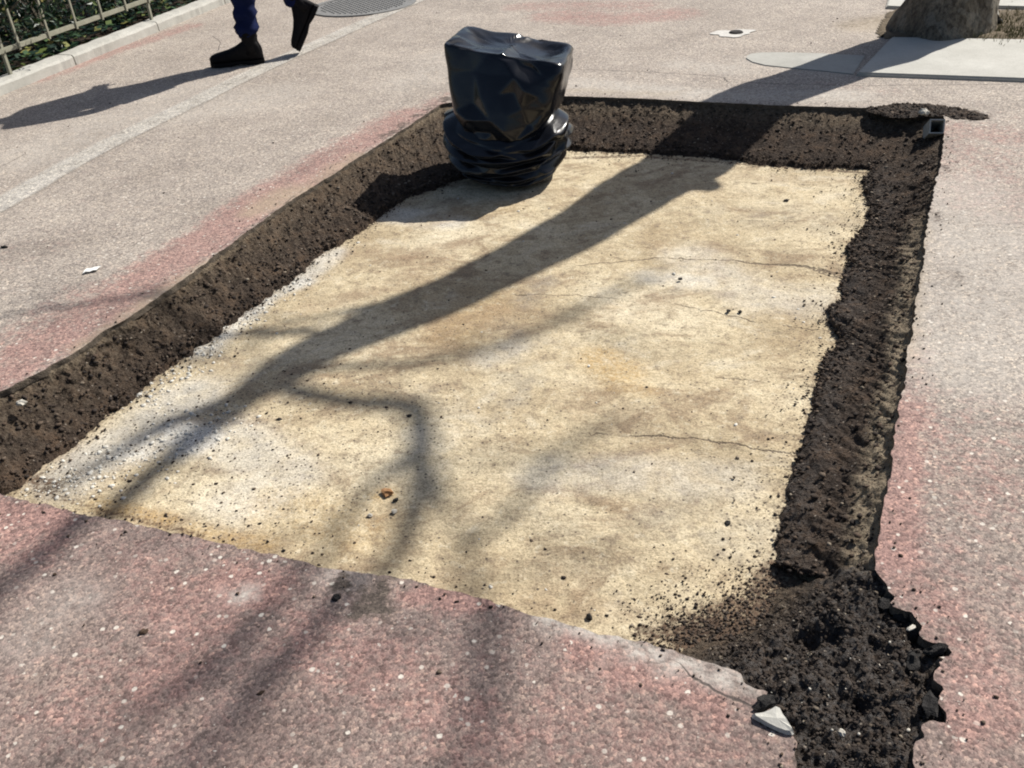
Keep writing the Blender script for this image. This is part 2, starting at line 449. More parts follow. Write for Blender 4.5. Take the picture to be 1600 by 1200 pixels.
# ------------------------------------------------------------------ pavement (one sheet with the hole cut out of it)
def jgrid(x0, x1, y0, y1, s):
    X, Y = np.meshgrid(np.arange(x0, x1, s), np.arange(y0, y1, s))
    P = np.stack([X.ravel(), Y.ravel()], 1)
    return P + RNG.uniform(-.25, .25, P.shape) * s

KA = np.array([-3.0, 5.91]); KD = np.array([.314, .949]); KD /= np.hypot(*KD); KN = np.array([-KD[1], KD[0]])     # kerb line, KN points into the bed
pts = np.vstack([jgrid(-2.2, 2.2, .6, 3.6, .04), jgrid(-3.6, 3.8, 3.62, 9.6, .07), jgrid(-6, -2.24, .5, 3.6, .2), jgrid(2.24, 6, .5, 3.6, .2)])
pts = pts[~inside(pts, HOLE) & (pl_dist(pts, np.vstack([HOLE, HOLE[:1]])) > .012)]
BIG = 90.0
ring = np.array([(-BIG, -BIG), (BIG, -BIG), (BIG, BIG), (-BIG, BIG)])
allp = np.vstack([HOLE, ring, pts])
nh = len(HOLE)
ed = [(i, (i + 1) % nh) for i in range(nh)] + [(nh + i, nh + (i + 1) % 4) for i in range(4)]
ov, oe, of, *_ = geometry.delaunay_2d_cdt([Vector(p) for p in allp], ed, [], 0, 1e-5)
OV = np.array([(v[0], v[1]) for v in ov]); OF = np.array([f for f in of])
cen = OV[OF].mean(1)
OF = OF[~inside(cen, HOLE)]
PV = np.c_[OV, np.zeros(len(OV))]
pav = fast_mesh('pavement', PV, OF, ASPHALT)
tag(pav, kind='structure')
P2 = OV

red = .25 * smooth01((3.2 - P2[:, 1]) / 1.2)
red = np.maximum(red, .29 * smooth01((P2[:, 0] - .3) / .6) * smooth01((4.6 - P2[:, 1]) / .8))
red = np.maximum(red, .13)
for pl, wd, a in [
    ([(640, 178), (520, 245), (430, 300)], .20, .75), ([(430, 300), (330, 370), (250, 420)], .22, .80), ([(250, 425), (160, 490), (60, 545), (-60, 610)], .24, .72),
    ([(600, 205), (480, 290)], .12, .8), ([(150, 470), (0, 560)], .3, .5), ([(-20, 795), (40, 800), (90, 812)], .06, 1.0), ([(-40, 800), (60, 850)], .14, .6),
    ([(360, 905), (420, 925)], .08, .95), ([(180, 900), (330, 960), (250, 1060)], .15, .55), ([(640, 925), (760, 945)], .045, .95), ([(480, 1000), (620, 1060), (760, 1160)], .16, .5),
    ([(900, 1010), (1060, 1075), (1120, 1100)], .06, .85), ([(925, 1085), (935, 1088)], .03, 1.1), ([(1080, 1090), (1060, 1080)], .04, .9), ([(60, 1000), (150, 1100)], .2, .45),
    ([(1415, 640), (1405, 760), (1395, 870)], .085, .85), ([(1440, 520), (1432, 640)], .08, .55), ([(1420, 900), (1500, 1000), (1560, 1120)], .13, .55), ([(1500, 1130), (1580, 1110)], .07, .7),
    ([(1500, 240), (1560, 330)], .35, .38), ([(1430, 680), (1550, 760)], .25, .42), ([(870, 25), (960, 30), (1050, 22)], .35, .6), ([(820, 10), (1000, 8)], .3, .5),
    ([(60, 125), (180, 80), (300, 40)], .16, .62), ([(110, 100), (150, 90)], .1, .8), ([(700, 150), (640, 185)], .12, .6), ([(1480, 200), (1580, 215)], .18, .5),
    ([(20, 400), (80, 380)], .3, .2), ([(900, 1120), (1100, 1180)], .2, .42), ([(1290, 130), (1400, 145)], .1, .3)]:
    red = np.maximum(red, stroke(P2, pl, wd, a))
red = red * (1 - .55 * stroke(P2, [(1520, 370), (1500, 470), (1540, 560)], .3)) * (1 - .5 * stroke(P2, [(120, 940), (60, 1010)], .2))
set_attr(pav, 'red', red)
set_attr(pav, 'old', .92 * smooth01((2.35 - P2[:, 1] - .25 * P2[:, 0]) / .9 + .25 * fbm(P2[:, 0] * 1.5, P2[:, 1] * 1.5)) * (1 - .45 * smooth01((P2[:, 0] - .7) / .4)))
pale = np.zeros(len(P2))
for pl, wd, a in [([(850, 962), (950, 1000), (1060, 1035), (1170, 1068)], .035, .9), ([(900, 130), (1100, 148), (1330, 150)], .16, .55), ([(1180, 95), (1300, 108)], .2, .35), ([(1060, 100), (1150, 110)], .15, .4),
                  ([(1500, 300), (1560, 420), (1500, 560)], .3, .4), ([(120, 935), (60, 990)], .12, .3), ([(520, 895), (560, 905)], .05, .4), ([(60, 240), (180, 190), (420, 150)], .4, .3), ([(300, 140), (230, 150)], .3, .25),
                  ([(366, 926), (373, 930)], .02, 1.0), ([(700, 90), (650, 130)], .3, .25)]:
    pale = np.maximum(pale, stroke(P2, pl, wd, a))
set_attr(pav, 'pale', pale)
soil = np.zeros(len(P2))
for pl, wd, a in [([(700, 150), (650, 182), (600, 215)], .055, .75), ([(690, 158), (720, 150)], .07, .8), ([(575, 925), (598, 945), (565, 950)], .05, .95), ([(530, 915), (540, 940)], .022, 1.1), ([(560, 905), (620, 905)], .02, .7), ([(610, 960), (640, 985)], .03, .5),
                  ([(1480, 262), (1486, 268)], .06, .6), ([(1490, 425), (1500, 435)], .06, .55), ([(1500, 170), (1545, 180)], .08, .7), ([(1160, 1040), (1225, 1120)], .03, .5), ([(1455, 330), (1475, 345)], .08, .5),
                  ([(1395, 22), (1330, 40)], .2, .55), ([(0, 614), (60, 585), (160, 520)], .03, .5), ([(390, 365), (560, 250)], .02, .45), ([(1450, 1170), (1500, 1190)], .02, .4), ([(200, 90), (250, 75)], .06, .45),
                  ([(320, 45), (345, 48)], .05, .6), ([(1446, 1110), (1470, 1150)], .03, .6), ([(1430, 900), (1400, 905)], .02, .4), ([(1390, 160), (1480, 158)], .03, .5), ([(600, 6), (500, 12)], .25, .4)]:
    soil = np.maximum(soil, stroke(P2, pl, wd, a))
soil = np.maximum(soil, .42 * smooth01((.03 - pl_dist(P2, np.vstack([HOLE, HOLE[:1]]))) / .03))
set_attr(pav, 'soil', soil)
dust = np.zeros(len(P2))
for pl, wd, a in [([(470, 295), (400, 330), (440, 300)], .10, .7), ([(560, 240), (500, 280)], .06, .6), ([(330, 410), (250, 458), (120, 545)], .05, .55), ([(1440, 350), (1425, 470), (1418, 560)], .035, .45),
                  ([(900, 140), (1050, 148)], .06, .4), ([(1350, 40), (1400, 30)], .25, .5), ([(1560, 60), (1500, 66)], .1, .4)]:
    dust = np.maximum(dust, stroke(P2, pl, wd, a))
set_attr(pav, 'dust', dust)
dark = np.zeros(len(P2))
for pl, wd, a in [([(280, 440), (160, 480), (60, 500)], .1, .4), ([(440, 285), (520, 235)], .05, .5), ([(0, 390), (80, 385)], .12, .3), ([(1150, 1180), (900, 1190)], .2, .2), ([(620, 890), (700, 910)], .04, .4)]:
    dark = np.maximum(dark, stroke(P2, pl, wd, a))
set_attr(pav, 'dark', dark)

def cracks(P, lines, z=0.0, reach=.09):
    bd = np.full(len(P), 9.0); on = np.zeros(len(P))
    for pl, a in lines:
        l = gl(pl, z); d = pl_dist(P, l, True); m = np.abs(d) < np.abs(bd); bd[m] = d[m]
        end = np.minimum(np.hypot(*(P - l[0]).T), np.hypot(*(P - l[-1]).T))
        k = a * smooth01((reach - np.abs(d)) / (reach * .6))
        on[m] = k[m]
    return bd, on
cb, con = cracks(P2, [([(700, 122), (900, 108), (1000, 112), (1110, 118), (1180, 130), (1340, 134), (1600, 131)], 1.7), ([(1110, 127), (1200, 130)], .7), ([(0, 262), (40, 240)], .8), ([(300, 58), (330, 55), (345, 66), (340, 78)], 1.2),
                       ([(280, 430), (400, 350), (520, 262)], .45), ([(1050, 55), (1250, 44)], .5), ([(1080, 1055), (1130, 1090), (1190, 1105)], .6), ([(1480, 262), (1600, 280)], .25), ([(1260, 20), (1380, 14)], .4)])
set_attr(pav, 'crack', cb); set_attr(pav, 'crack_on', con)

# cut edge of the asphalt round the hole
TH = .022
rim = []
n = nh
zj = -TH + .008 * fbm(HOLE[:, 0] * 14, HOLE[:, 1] * 14)
cv = HOLE.mean(0)
V = np.vstack([np.c_[HOLE, np.full(n, -.0005)], np.c_[HOLE + .003 * RNG.normal(size=HOLE.shape), zj * .5], np.c_[HOLE, zj]])
F = []
for r in range(2):
    for i in range(n):
        j = (i + 1) % n
        F.append((r * n + i, r * n + j, (r + 1) * n + j, (r + 1) * n + i))
edge = fast_mesh('pavement_edge', V, np.array(F), EDGE); tag(edge, kind='structure')

# ------------------------------------------------------------------ sand floor of the excavation
FOOT = [(-230, 790), (-60, 775), (20, 766), (62, 724), (122, 686), (156, 658), (200, 625), (250, 580), (330, 530), (380, 490), (450, 440), (500, 395), (560, 360), (600, 330), (620, 312), (652, 300), (692, 287), (770, 262),
        (880, 232), (930, 236), (1000, 238), (1060, 240), (1100, 243), (1150, 250), (1200, 256), (1260, 262), (1320, 262), (1366, 266), (1350, 285), (1362, 325), (1362, 350), (1342, 378), (1330, 392), (1326, 425), (1316, 450), (1316, 470),
        (1294, 490), (1298, 508), (1312, 528), (1310, 548), (1290, 572), (1282, 600), (1272, 640), (1262, 680), (1246, 720), (1240, 760), (1226, 800), (1224, 850), (1214, 890), (1196, 925), (1170, 955), (1130, 972)]
foot = gl(FOOT, ZF)
gx, gy = np.meshgrid(np.arange(-1.9, 2.3, .016), np.arange(.85, 5.2, .016))
FP = np.stack([gx.ravel(), gy.ravel()], 1)
hz = ZF + .012 * fbm(FP[:, 0] * 1.6, FP[:, 1] * 1.6, o=3) + .004 * fbm(FP[:, 0] * 9, FP[:, 1] * 9, o=3) + .0022 * vnoise(FP[:, 0] * 50, FP[:, 1] * 50)
# ramp of spilled earth up to the broken near right corner
rd = pl_dist(FP, gl([(1230, 1000), (1330, 1000), (1340, 1150)], -.06))
hz += .03 * smooth01((.22 - rd) / .22)
keep = inside(FP, np.vstack([gl([(u, v) for u, v in E_LEFT]), gF, gR, gH, gN]) ) | (pl_dist(FP, np.vstack([HOLE, HOLE[:1]])) < .10)
nx = gx.shape[1]; ny = gx.shape[0]
idx = np.arange(nx * ny).reshape(ny, nx)
Q = np.stack([idx[:-1, :-1], idx[:-1, 1:], idx[1:, 1:], idx[1:, :-1]], -1).reshape(-1, 4)
Q = Q[keep[Q].all(1)]
used = np.unique(Q); rm = -np.ones(nx * ny, int); rm[used] = np.arange(len(used))
FPu = FP[used]
fl = fast_mesh('sand_bed', np.c_[FPu, hz[used]], rm[Q], SAND, smooth=True); tag(fl, kind='structure')
S = lambda pl, wd, a: stroke(FPu, pl, wd, a, ZF)
def many(lst):
    r = np.zeros(len(FPu))
    for pl, wd, a in lst: r = np.maximum(r, S(pl, wd, a))
    return r
set_attr(fl, 'white', many([([(210, 700), (260, 680), (310, 690)], .13, .95), ([(320, 545), (420, 460), (470, 440)], .09, .8), ([(600, 330), (700, 345)], .14, .55), ([(110, 745), (190, 690), (300, 620)], .16, .6), ([(350, 680), (450, 740), (380, 780)], .16, .45),
                            ([(1080, 400), (1180, 460), (1260, 470)], .18, .35), ([(1020, 430), (1100, 440)], .1, .5), ([(760, 560), (800, 545)], .1, .35), ([(850, 740), (1000, 740), (1150, 750)], .12, .35), ([(520, 395), (470, 435)], .1, .6)]))
set_attr(fl, 'brown', many([([(660, 345), (760, 320), (880, 300)], .10, .75), ([(560, 395), (650, 400), (720, 380)], .10, .75), ([(480, 480), (600, 450), (700, 400)], .08, .5), ([(800, 480), (760, 500), (690, 510)], .10, .55), ([(180, 800), (260, 815), (420, 860)], .05, .7),
                            ([(640, 860), (560, 850)], .05, .45), ([(1140, 300), (1000, 290)], .12, .3), ([(1050, 270), (1350, 285)], .09, .45), ([(700, 900), (900, 940), (1050, 980)], .06, .5), ([(980, 480), (1040, 470)], .12, .4), ([(900, 620), (960, 650)], .12, .4)]))
set_attr(fl, 'orange', many([([(940, 560), (970, 580)], .12, .75), ([(960, 600), (1010, 610)], .07, .4), ([(150, 790), (260, 815)], .05, .75), ([(300, 830), (420, 850)], .05, .55), ([(590, 775), (612, 770)], .04, .6), ([(700, 520), (760, 480)], .15, .25), ([(680, 340), (800, 320)], .12, .3), ([(440, 790), (560, 830)], .14, .35)]))
set_attr(fl, 'grey', many([([(780, 560), (800, 520)], .07, .6), ([(830, 540), (790, 620)], .12, .45), ([(1000, 430), (1040, 450)], .1, .6), ([(820, 470), (850, 440)], .08, .6), ([(650, 620), (760, 640)], .12, .4), ([(1050, 800), (1200, 860)], .16, .35), ([(1150, 330), (1300, 350)], .2, .3), ([(300, 620), (180, 700), (100, 740)], .1, .6),
                           ([(330, 560), (450, 600)], .15, .35)]))
dfoot = pl_dist(FPu, foot)
set_attr(fl, 'soil', np.maximum(.5 * smooth01((.07 - dfoot) / .07), many([([(1230, 960), (1160, 985), (1090, 1000)], .12, .74), ([(1080, 1005), (1000, 985)], .04, .6), ([(1220, 900), (1180, 960)], .10, .66), ([(60, 765), (160, 800), (320, 838)], .02, .6), ([(1060, 985), (1160, 950)], .08, .6),
                           ([(520, 888), (900, 968)], .012, .5), ([(40, 745), (90, 760)], .05, .6), ([(1340, 395), (1340, 430)], .05, .7), ([(760, 250), (1000, 243), (1350, 270)], .03, .6)])))
set_attr(fl, 'speck', np.clip(.10 + 1.1 * smooth01((.18 - dfoot) / .18) * .7 + many([([(120, 770), (300, 700), (420, 640)], .30, .65), ([(300, 820), (480, 760)], .25, .5), ([(1160, 930), (1080, 960), (1020, 960)], .14, .8), ([(560, 640), (760, 680)], .3, .35), ([(1180, 720), (1200, 860)], .12, .5)]), 0, 1))
cb, con = cracks(FPu, [([(900, 415), (1040, 402), (1130, 405), (1180, 410)], .95), ([(1180, 410), (1200, 412), (1260, 418), (1322, 429)], 1.75), ([(1262, 421), (1290, 430), (1322, 441)], 1.3), ([(1060, 475), (1190, 503), (1300, 518)], .6), ([(780, 462), (900, 460), (960, 466)], .8),
                        ([(1080, 583), (1180, 596), (1280, 604)], .6), ([(930, 678), (1050, 682), (1150, 694), (1245, 715)], .8), ([(1200, 735), (1240, 738)], .5), ([(1080, 280), (1200, 288), (1300, 290)], .45), ([(1160, 345), (1330, 350)], .4), ([(850, 800), (1100, 815)], .3)], ZF)
set_attr(fl, 'crack', cb); set_attr(fl, 'crack_on', con)

# ------------------------------------------------------------------ earth banks: ribbon from under the asphalt down to the foot line
top = np.vstack([cuts[0], cuts[1][1:], cuts[2][1:]])
def bypar(line, knots, vals):
    """param of each vertex of line by nearest knots"""
    seg = np.hypot(*np.diff(line, axis=0).T); s = np.r_[0, np.cumsum(seg)]
    return s
corr_top = [(-188, 731), (0, 612), (110, 556), (280, 441), (460, 309), (570, 240), (690, 162), (890, 150), (1100, 159), (1300, 167), (1476, 180), (1461, 290), (1438, 430), (1418, 570), (1398, 690), (1378, 820), (1364, 890)]
corr_foot = [(-230, 790), (40, 722), (150, 655), (330, 530), (500, 395), (600, 330), (700, 262), (880, 232), (1060, 240), (1260, 262), (1366, 266), (1362, 350), (1326, 425), (1310, 548), (1272, 640), (1226, 800), (1214, 890)]
def arc(line, q):
    seg = np.hypot(*np.diff(line, axis=0).T); s = np.r_[0, np.cumsum(seg)]
    out = []
    for p in q: out.append(s[np.argmin(np.hypot(*(line - p).T))])
    return s, np.array(out)
topr = resample(top, .012); footr = resample(foot, .012)
st, kt = arc(topr, gl(corr_top)); sf_, kf = arc(footr, gl(corr_foot, ZF))
NB, NV = 1300, 38
tt = np.linspace(0, st[-1], NB); uu = np.interp(tt, st, np.arange(NB * 0 + len(st)))
topP = np.stack([np.interp(tt, st, topr[:, k]) for k in (0, 1)], 1)
ff = np.interp(tt, kt, kf)
footP = np.stack([np.interp(ff, sf_, footr[:, k]) for k in (0, 1)], 1)
vv = np.linspace(0, 1, NV)
outw = topP - footP; outw /= np.hypot(*outw.T)[:, None]
BV = []; ATAN = []; AGREY = []
sidx = np.interp(tt, kt, np.arange(len(kt)))
rightness = smooth01((sidx - 9.6) / 1.0)
farness = smooth01((sidx - 6) / 1) * (1 - smooth01((sidx - 9.6) / .8))
for k, v in enumerate(vv):
    # profile: steep at the top, easing out to the foot, then a lip running under the sand
    h = np.interp(v, [0, .12, .5, .85, 1], [0, .08, .42, .90, 1.0])
    zt = -TH * .55
    z = zt + (ZF + .012 - zt) * (v ** .85)
    p = topP * (1 - h) + footP * h + outw * .006 * (1 - v)
    amp = .018 * math.sin(math.pi * min(1, v * .9 + .08)) ** .6
    nz = fbm(tt * 16, np.full(NB, v * 2.6), o=5) * 1.5 + .5 * vnoise(tt * 70, np.full(NB, v * 11))
    lump = np.maximum(0, vnoise(tt * 9, np.full(NB, v * 2.0 + 4)))
    fine = .0045 * fbm(tt * 60, np.full(NB, v * 9 + 2), o=3) + .0035 * vnoise(tt * 150, np.full(NB, v * 22))
    p = p - outw * ((amp * (nz + (.25 + .75 * rightness) * lump) + fine * min(1, v * 8))[:, None])
    zz = z + amp * .6 * fbm(tt * 24 + 7, np.full(NB, v * 4), o=4) + .003 * vnoise(tt * 130 + 3, np.full(NB, v * 20)) * (v > .05)
    if k == 0: zz = np.full(NB, zt); p = topP + outw * .01
    if v > .93: p = p - outw * ((v - .93) / .07 * (.012 + .03 * fbm(tt * 26, tt * 0 + 8, o=4)))[:, None]
    if v > .985: p = p - outw * (.03 + .035 * fbm(tt * 22, tt * 0 + 3, o=4) + .012 * vnoise(tt * 90, tt * 0))[:, None]; zz = np.full(NB, ZF - .03)
    BV.append(np.c_[p, zz])
    tn = .75 * (1 - smooth01((v - .02) / .22)) * (.55 + .45 * vnoise(tt * 3, tt * 0)) * (1 - .5 * farness)
    tn = np.maximum(tn, rightness * (1 - smooth01((v - .2) / .25)) * smooth01((sidx - 11.0) / .8) * 1.5)
    tn = np.maximum(tn, (1 - rightness) * (1 - farness) * .24 * (1 - v) ** 1.0)
    tn = np.maximum(tn, farness * .42 * (1 - smooth01((v - .1) / .45)))
    ATAN.append(tn); AGREY.append(rightness * (.12 + .45 * smooth01((v - .55) / .3)))
BV = np.array(BV).reshape(-1, 3)
ii = np.arange(NV * NB).reshape(NV, NB)
BF = np.stack([ii[:-1, :-1], ii[1:, :-1], ii[1:, 1:], ii[:-1, 1:]], -1).reshape(-1, 4)
bank = fast_mesh('earth_bank', BV, BF, SOIL, smooth=True); tag(bank, kind='structure')
set_attr(bank, 'tan', np.array(ATAN).ravel()); set_attr(bank, 'grey', np.array(AGREY).ravel())

# near face of the hole (below the camera side edge)
ne = resample(np.vstack([cuts[4]]), .02)
d = np.gradient(ne, axis=0); d /= np.hypot(*d.T)[:, None]; nrm = np.stack([d[:, 1], -d[:, 0]], 1)
NVn = 6; V = []
for k in range(NVn):
    v = k / (NVn - 1); off = .004 + .03 * v + .006 * fbm(ne[:, 0] * 25, ne[:, 1] * 25 + v * 3)
    if k == 0: off = -.008 + 0 * off
    V.append(np.c_[ne + nrm * off[:, None], np.full(len(ne), -TH * .6 + (ZF - .015 + TH * .6) * v)])
V = np.array(V).reshape(-1, 3); ii = np.arange(len(V)).reshape(NVn, len(ne))
face = fast_mesh('pit_face', V, np.stack([ii[:-1, :-1], ii[1:, :-1], ii[1:, 1:], ii[:-1, 1:]], -1).reshape(-1, 4), SOIL, smooth=True)
tag(face, kind='structure'); set_attr(face, 'tan', np.full(len(V), .6)); set_attr(face, 'grey', np.zeros(len(V)))

# broken ground in the near right corner
hp = np.vstack([gl([(1300, 880), (1364, 880)]), gH, gl([(1110, 1036), (1085, 1000), (1150, 960), (1210, 900)], -.08)])
hx, hy = np.meshgrid(np.arange(hp[:, 0].min() - .06, hp[:, 0].max() + .06, .0045), np.arange(hp[:, 1].min() - .06, hp[:, 1].max() + .06, .0045))
HP = np.stack([hx.ravel(), hy.ravel()], 1)
hd = np.where(inside(HP, hp), 1, -1) * pl_dist(HP, np.vstack([hp, hp[:1]]))
toFloor = pl_dist(HP, gl([(1060, 990), (1140, 960), (1190, 915), (1230, 850)], -.11))
rise = smooth01((toFloor - .0) / .20)
base = (ZF + .004) + rise * (.15 - .030)
rough = .023 * fbm(HP[:, 0] * 17, HP[:, 1] * 17, o=6) + .012 * (np.abs(vnoise(HP[:, 0] * 30 + 5, HP[:, 1] * 30)) - .3) + .010 * np.abs(vnoise(HP[:, 0] * 60, HP[:, 1] * 60)) + .006 * vnoise(HP[:, 0] * 130, HP[:, 1] * 130)
H_ = base + rough * (.35 + .65 * rise)
# holes where lumps came out, below the asphalt edge
for (u, v), r, dp in [((1394, 952), .035, .022), ((1440, 1012), .035, .025), ((1448, 1080), .03, .018), ((1290, 1000), .05, .03), ((1340, 1110), .03, .02), ((1250, 1000), .05, .03), ((1195, 1100), .02, .015)]:
    c_ = np.array(gp(u, v, -.04)[:2]); H_ -= dp * smooth01((r - np.hypot(*(HP - c_).T)) / (r * .7))
kp = hd > -.03
nx = hx.shape[1]; ny = hx.shape[0]; idx = np.arange(nx * ny).reshape(ny, nx)
Q = np.stack([idx[:-1, :-1], idx[:-1, 1:], idx[1:, 1:], idx[1:, :-1]], -1).reshape(-1, 4); Q = Q[kp[Q].all(1)]
used = np.unique(Q); rm = -np.ones(nx * ny, int); rm[used] = np.arange(len(used))
H_ = np.where(hd < .012, np.minimum(H_, -.012), H_)
heap = fast_mesh('broken_ground', np.c_[HP, H_][used], rm[Q], SOIL, smooth=False); tag(heap, kind='structure')
set_attr(heap, 'tan', (.25 * (1 - rise) + .35 * stroke(HP, [(1350, 890), (1340, 905)], .05, 1, -.06))[used]); set_attr(heap, 'grey', (rise * .95)[used])

# spilled earth at the far right corner, lying on the pavement
sp = chaikin(gl([(1345, 171), (1375, 165), (1410, 162), (1455, 162), (1495, 168), (1520, 175), (1550, 180), (1545, 188), (1500, 188), (1482, 187), (1474, 180), (1450, 180), (1400, 184)]), 2, True)
sx, sy = np.meshgrid(np.arange(sp[:, 0].min() - .02, sp[:, 0].max() + .02, .008), np.arange(sp[:, 1].min() - .02, sp[:, 1].max() + .02, .008))
SP = np.stack([sx.ravel(), sy.ravel()], 1)
sdv = np.where(inside(SP, sp), 1, -1) * pl_dist(SP, np.vstack([sp, sp[:1]])) + .012 * fbm(SP[:, 0] * 30, SP[:, 1] * 30)
sz = np.where(sdv > -.015, .003 + .006 * smooth01(sdv / .09) + np.clip(sdv / .03, 0, 1) * (.008 * fbm(SP[:, 0] * 30, SP[:, 1] * 30, o=5) + .006 * vnoise(SP[:, 0] * 90, SP[:, 1] * 90)), 0)
nx = sx.shape[1]; ny = sx.shape[0]; idx = np.arange(nx * ny).reshape(ny, nx)
kp = sdv > -.008
Q = np.stack([idx[:-1, :-1], idx[:-1, 1:], idx[1:, 1:], idx[1:, :-1]], -1).reshape(-1, 4); Q = Q[kp[Q].all(1)]
used = np.unique(Q); rm = -np.ones(nx * ny, int); rm[used] = np.arange(len(used))
sz = np.where(sdv < .004, -.004, sz)
spill = fast_mesh('spilled_soil', np.c_[SP, sz][used], rm[Q], SOIL); tag(spill, 'low spread of dark earth spilled over the pavement beside the metal tube', 'soil', kind='stuff')
set_attr(spill, 'tan', np.zeros(len(used))); set_attr(spill, 'grey', np.full(len(used), .5))

# ------------------------------------------------------------------ crumbs (nobody could count these)
_t = (1 + 5 ** .5) / 2
ICO = np.array([(-1, _t, 0), (1, _t, 0), (-1, -_t, 0), (1, -_t, 0), (0, -1, _t), (0, 1, _t), (0, -1, -_t), (0, 1, -_t), (_t, 0, -1), (_t, 0, 1), (-_t, 0, -1), (-_t, 0, 1)]) / math.hypot(1, _t)
ICF = np.array([(0, 11, 5), (0, 5, 1), (0, 1, 7), (0, 7, 10), (0, 10, 11), (1, 5, 9), (5, 11, 4), (11, 10, 2), (10, 7, 6), (7, 1, 8), (3, 9, 4), (3, 4, 2), (3, 2, 6), (3, 6, 8), (3, 8, 9), (4, 9, 5), (2, 4, 11), (6, 2, 10), (8, 6, 7), (9, 8, 1)])
def crumbs(name, pos, size, mat, label=None, cat=None, flat=.7):
    n = len(pos)
    s = size[:, None, None] * (ICO[None] * RNG.uniform(.62, 1.3, (n, 12, 1)))
    s = s * np.stack([RNG.uniform(.7, 1.4, n), RNG.uniform(.7, 1.4, n), np.full(n, flat)], 1)[:, None, :]
    a = RNG.uniform(0, 6.28, n); ca, sa = np.cos(a)[:, None], np.sin(a)[:, None]
    x = s[..., 0] * ca - s[..., 1] * sa; y = s[..., 0] * sa + s[..., 1] * ca
    V = np.stack([x, y, s[..., 2]], -1) + pos[:, None, :]
    F = ICF[None] + (np.arange(n) * 12)[:, None, None]
    o = fast_mesh(name, V.reshape(-1, 3), F.reshape(-1, 3), mat)
    tag(o, label, cat, kind='stuff'); return o

def psize(n, lo, hi, k=2.6):
    return lo + (hi - lo) * RNG.random(n) ** k

n = 24000
fi = RNG.integers(0, NB, n); vi = np.clip((NV * (1 - RNG.random(n) ** 1.5 * .9)).astype(int), 3, NV - 2)
bp = BV.reshape(NV, NB, 3)[vi, fi] + RNG.normal(0, .004, (n, 3))
crumbs('soil_crumbs', bp, psize(n, .0014, .0085, 5), CLOD)
# spill of crumbs over the sand near the foot
n = 5200
fi = RNG.integers(0, NB, n); dd = RNG.exponential(.05, n)
q = footP[fi] - outw[fi] * (dd - .01)[:, None] + RNG.normal(0, .012, (n, 2))
crumbs('soil_crumbs', np.c_[q, np.full(n, ZF + .004)], psize(n, .0010, .0052, 5), CLOD)
# scattered over the whole floor, thicker along the near edge and in the near left corner
hole_in = lambda q, m: q[inside(q, HOLE) & (pl_dist(q, np.vstack([HOLE, HOLE[:1]])) > m)]
q = np.stack([RNG.uniform(-1.6, 2, 5200), RNG.uniform(1, 5, 5200)], 1); q = hole_in(q, .12); q = q[inside(q, foot)][:420]
a = resample(cuts[4][30:], .02); e1 = a[RNG.integers(0, len(a), 1500)] + np.stack([RNG.normal(.0, .03, 1500), RNG.exponential(.07, 1500) + .03], 1)
c1 = gl([(330, 700)], ZF)[0] + RNG.normal(0, 1, (800, 2)) * (.30, .26); c1 = c1[inside(c1, HOLE)]
h1 = gl([(1130, 960)], ZF)[0] + RNG.normal(0, 1, (900, 2)) * (.13, .10); h1 = h1[inside(h1, HOLE)]
h2 = gl([(1170, 975), (1120, 990), (1210, 930), (1060, 1000)], ZF)[RNG.integers(0, 4, 2600)] + RNG.normal(0, .05, (2600, 2)); h1 = np.vstack([h1, h2[inside(h2, HOLE)]])
q = np.vstack([q, e1[inside(e1, HOLE)], c1, h1])
def floor_z(q):
    ix = np.clip(((q[:, 0] + 1.9) / .016).round().astype(int), 0, gx.shape[1] - 1); iy = np.clip(((q[:, 1] - .85) / .016).round().astype(int), 0, gx.shape[0] - 1)
    return hz.reshape(gx.shape)[iy, ix]
crumbs('soil_crumbs', np.c_[q, floor_z(q) + .001], psize(len(q), .0010, .0050, 5), CLOD)
n = 9000
kk = np.where((hd > .01))[0]; kk = RNG.choice(kk, n)
crumbs('soil_crumbs', np.c_[HP, H_][kk] + RNG.normal(0, .003, (n, 3)), psize(n, .0008, .0052, 5), CLOD2)
n = 900
kk = RNG.choice(np.where(sdv > .0)[0], n)
crumbs('soil_crumbs', np.c_[SP, sz][kk], psize(n, .002, .010, 4), CLOD)
# loose grit along the edge on the pavement, and stone chippings
n = 2200
e = HOLE[RNG.integers(0, nh, n)]; q = e + RNG.normal(0, .05, (n, 2)); q = q[~inside(q, HOLE)]
crumbs('soil_crumbs', np.c_[q, np.full(len(q), .002)], psize(len(q), .0009, .0042, 5), CLOD)
q = np.vstack([gl([(330, 540), (300, 570), (420, 465), (450, 440), (380, 500), (230, 620), (240, 600), (100, 760)], ZF)[RNG.integers(0, 8, 1100)] + RNG.normal(0, .05, (1100, 2)), gl([(280, 690), (200, 720), (330, 660), (150, 740)], ZF)[RNG.integers(0, 4, 700)] + RNG.normal(0, .07, (700, 2)),
               np.stack([RNG.uniform(-1.3, 1, 260), RNG.uniform(1.3, 4.2, 260)], 1)])
q = q[inside(q, HOLE)]
crumbs('stone_chippings', np.c_[q, floor_z(q)], psize(len(q), .0011, .0085, 5), CRUST)
q = hp.mean(0) + RNG.normal(0, 1, (60, 2)) * (.14, .16); q = q[inside(q, hp)]
zi = [H_[np.argmin(np.hypot(*(HP - p).T))] for p in q]
crumbs('stone_chippings', np.c_[q, np.array(zi) + .003], psize(len(q), .0012, .004, 3), PEBBLE)
q = np.stack([RNG.uniform(-2.5, 3, 500), RNG.uniform(.8, 8, 500)], 1); q = q[~inside(q, HOLE) & (pl_dist(q, np.vstack([HOLE, HOLE[:1]])) > .05)]
q = q[(q - KA) @ KN < -.05]
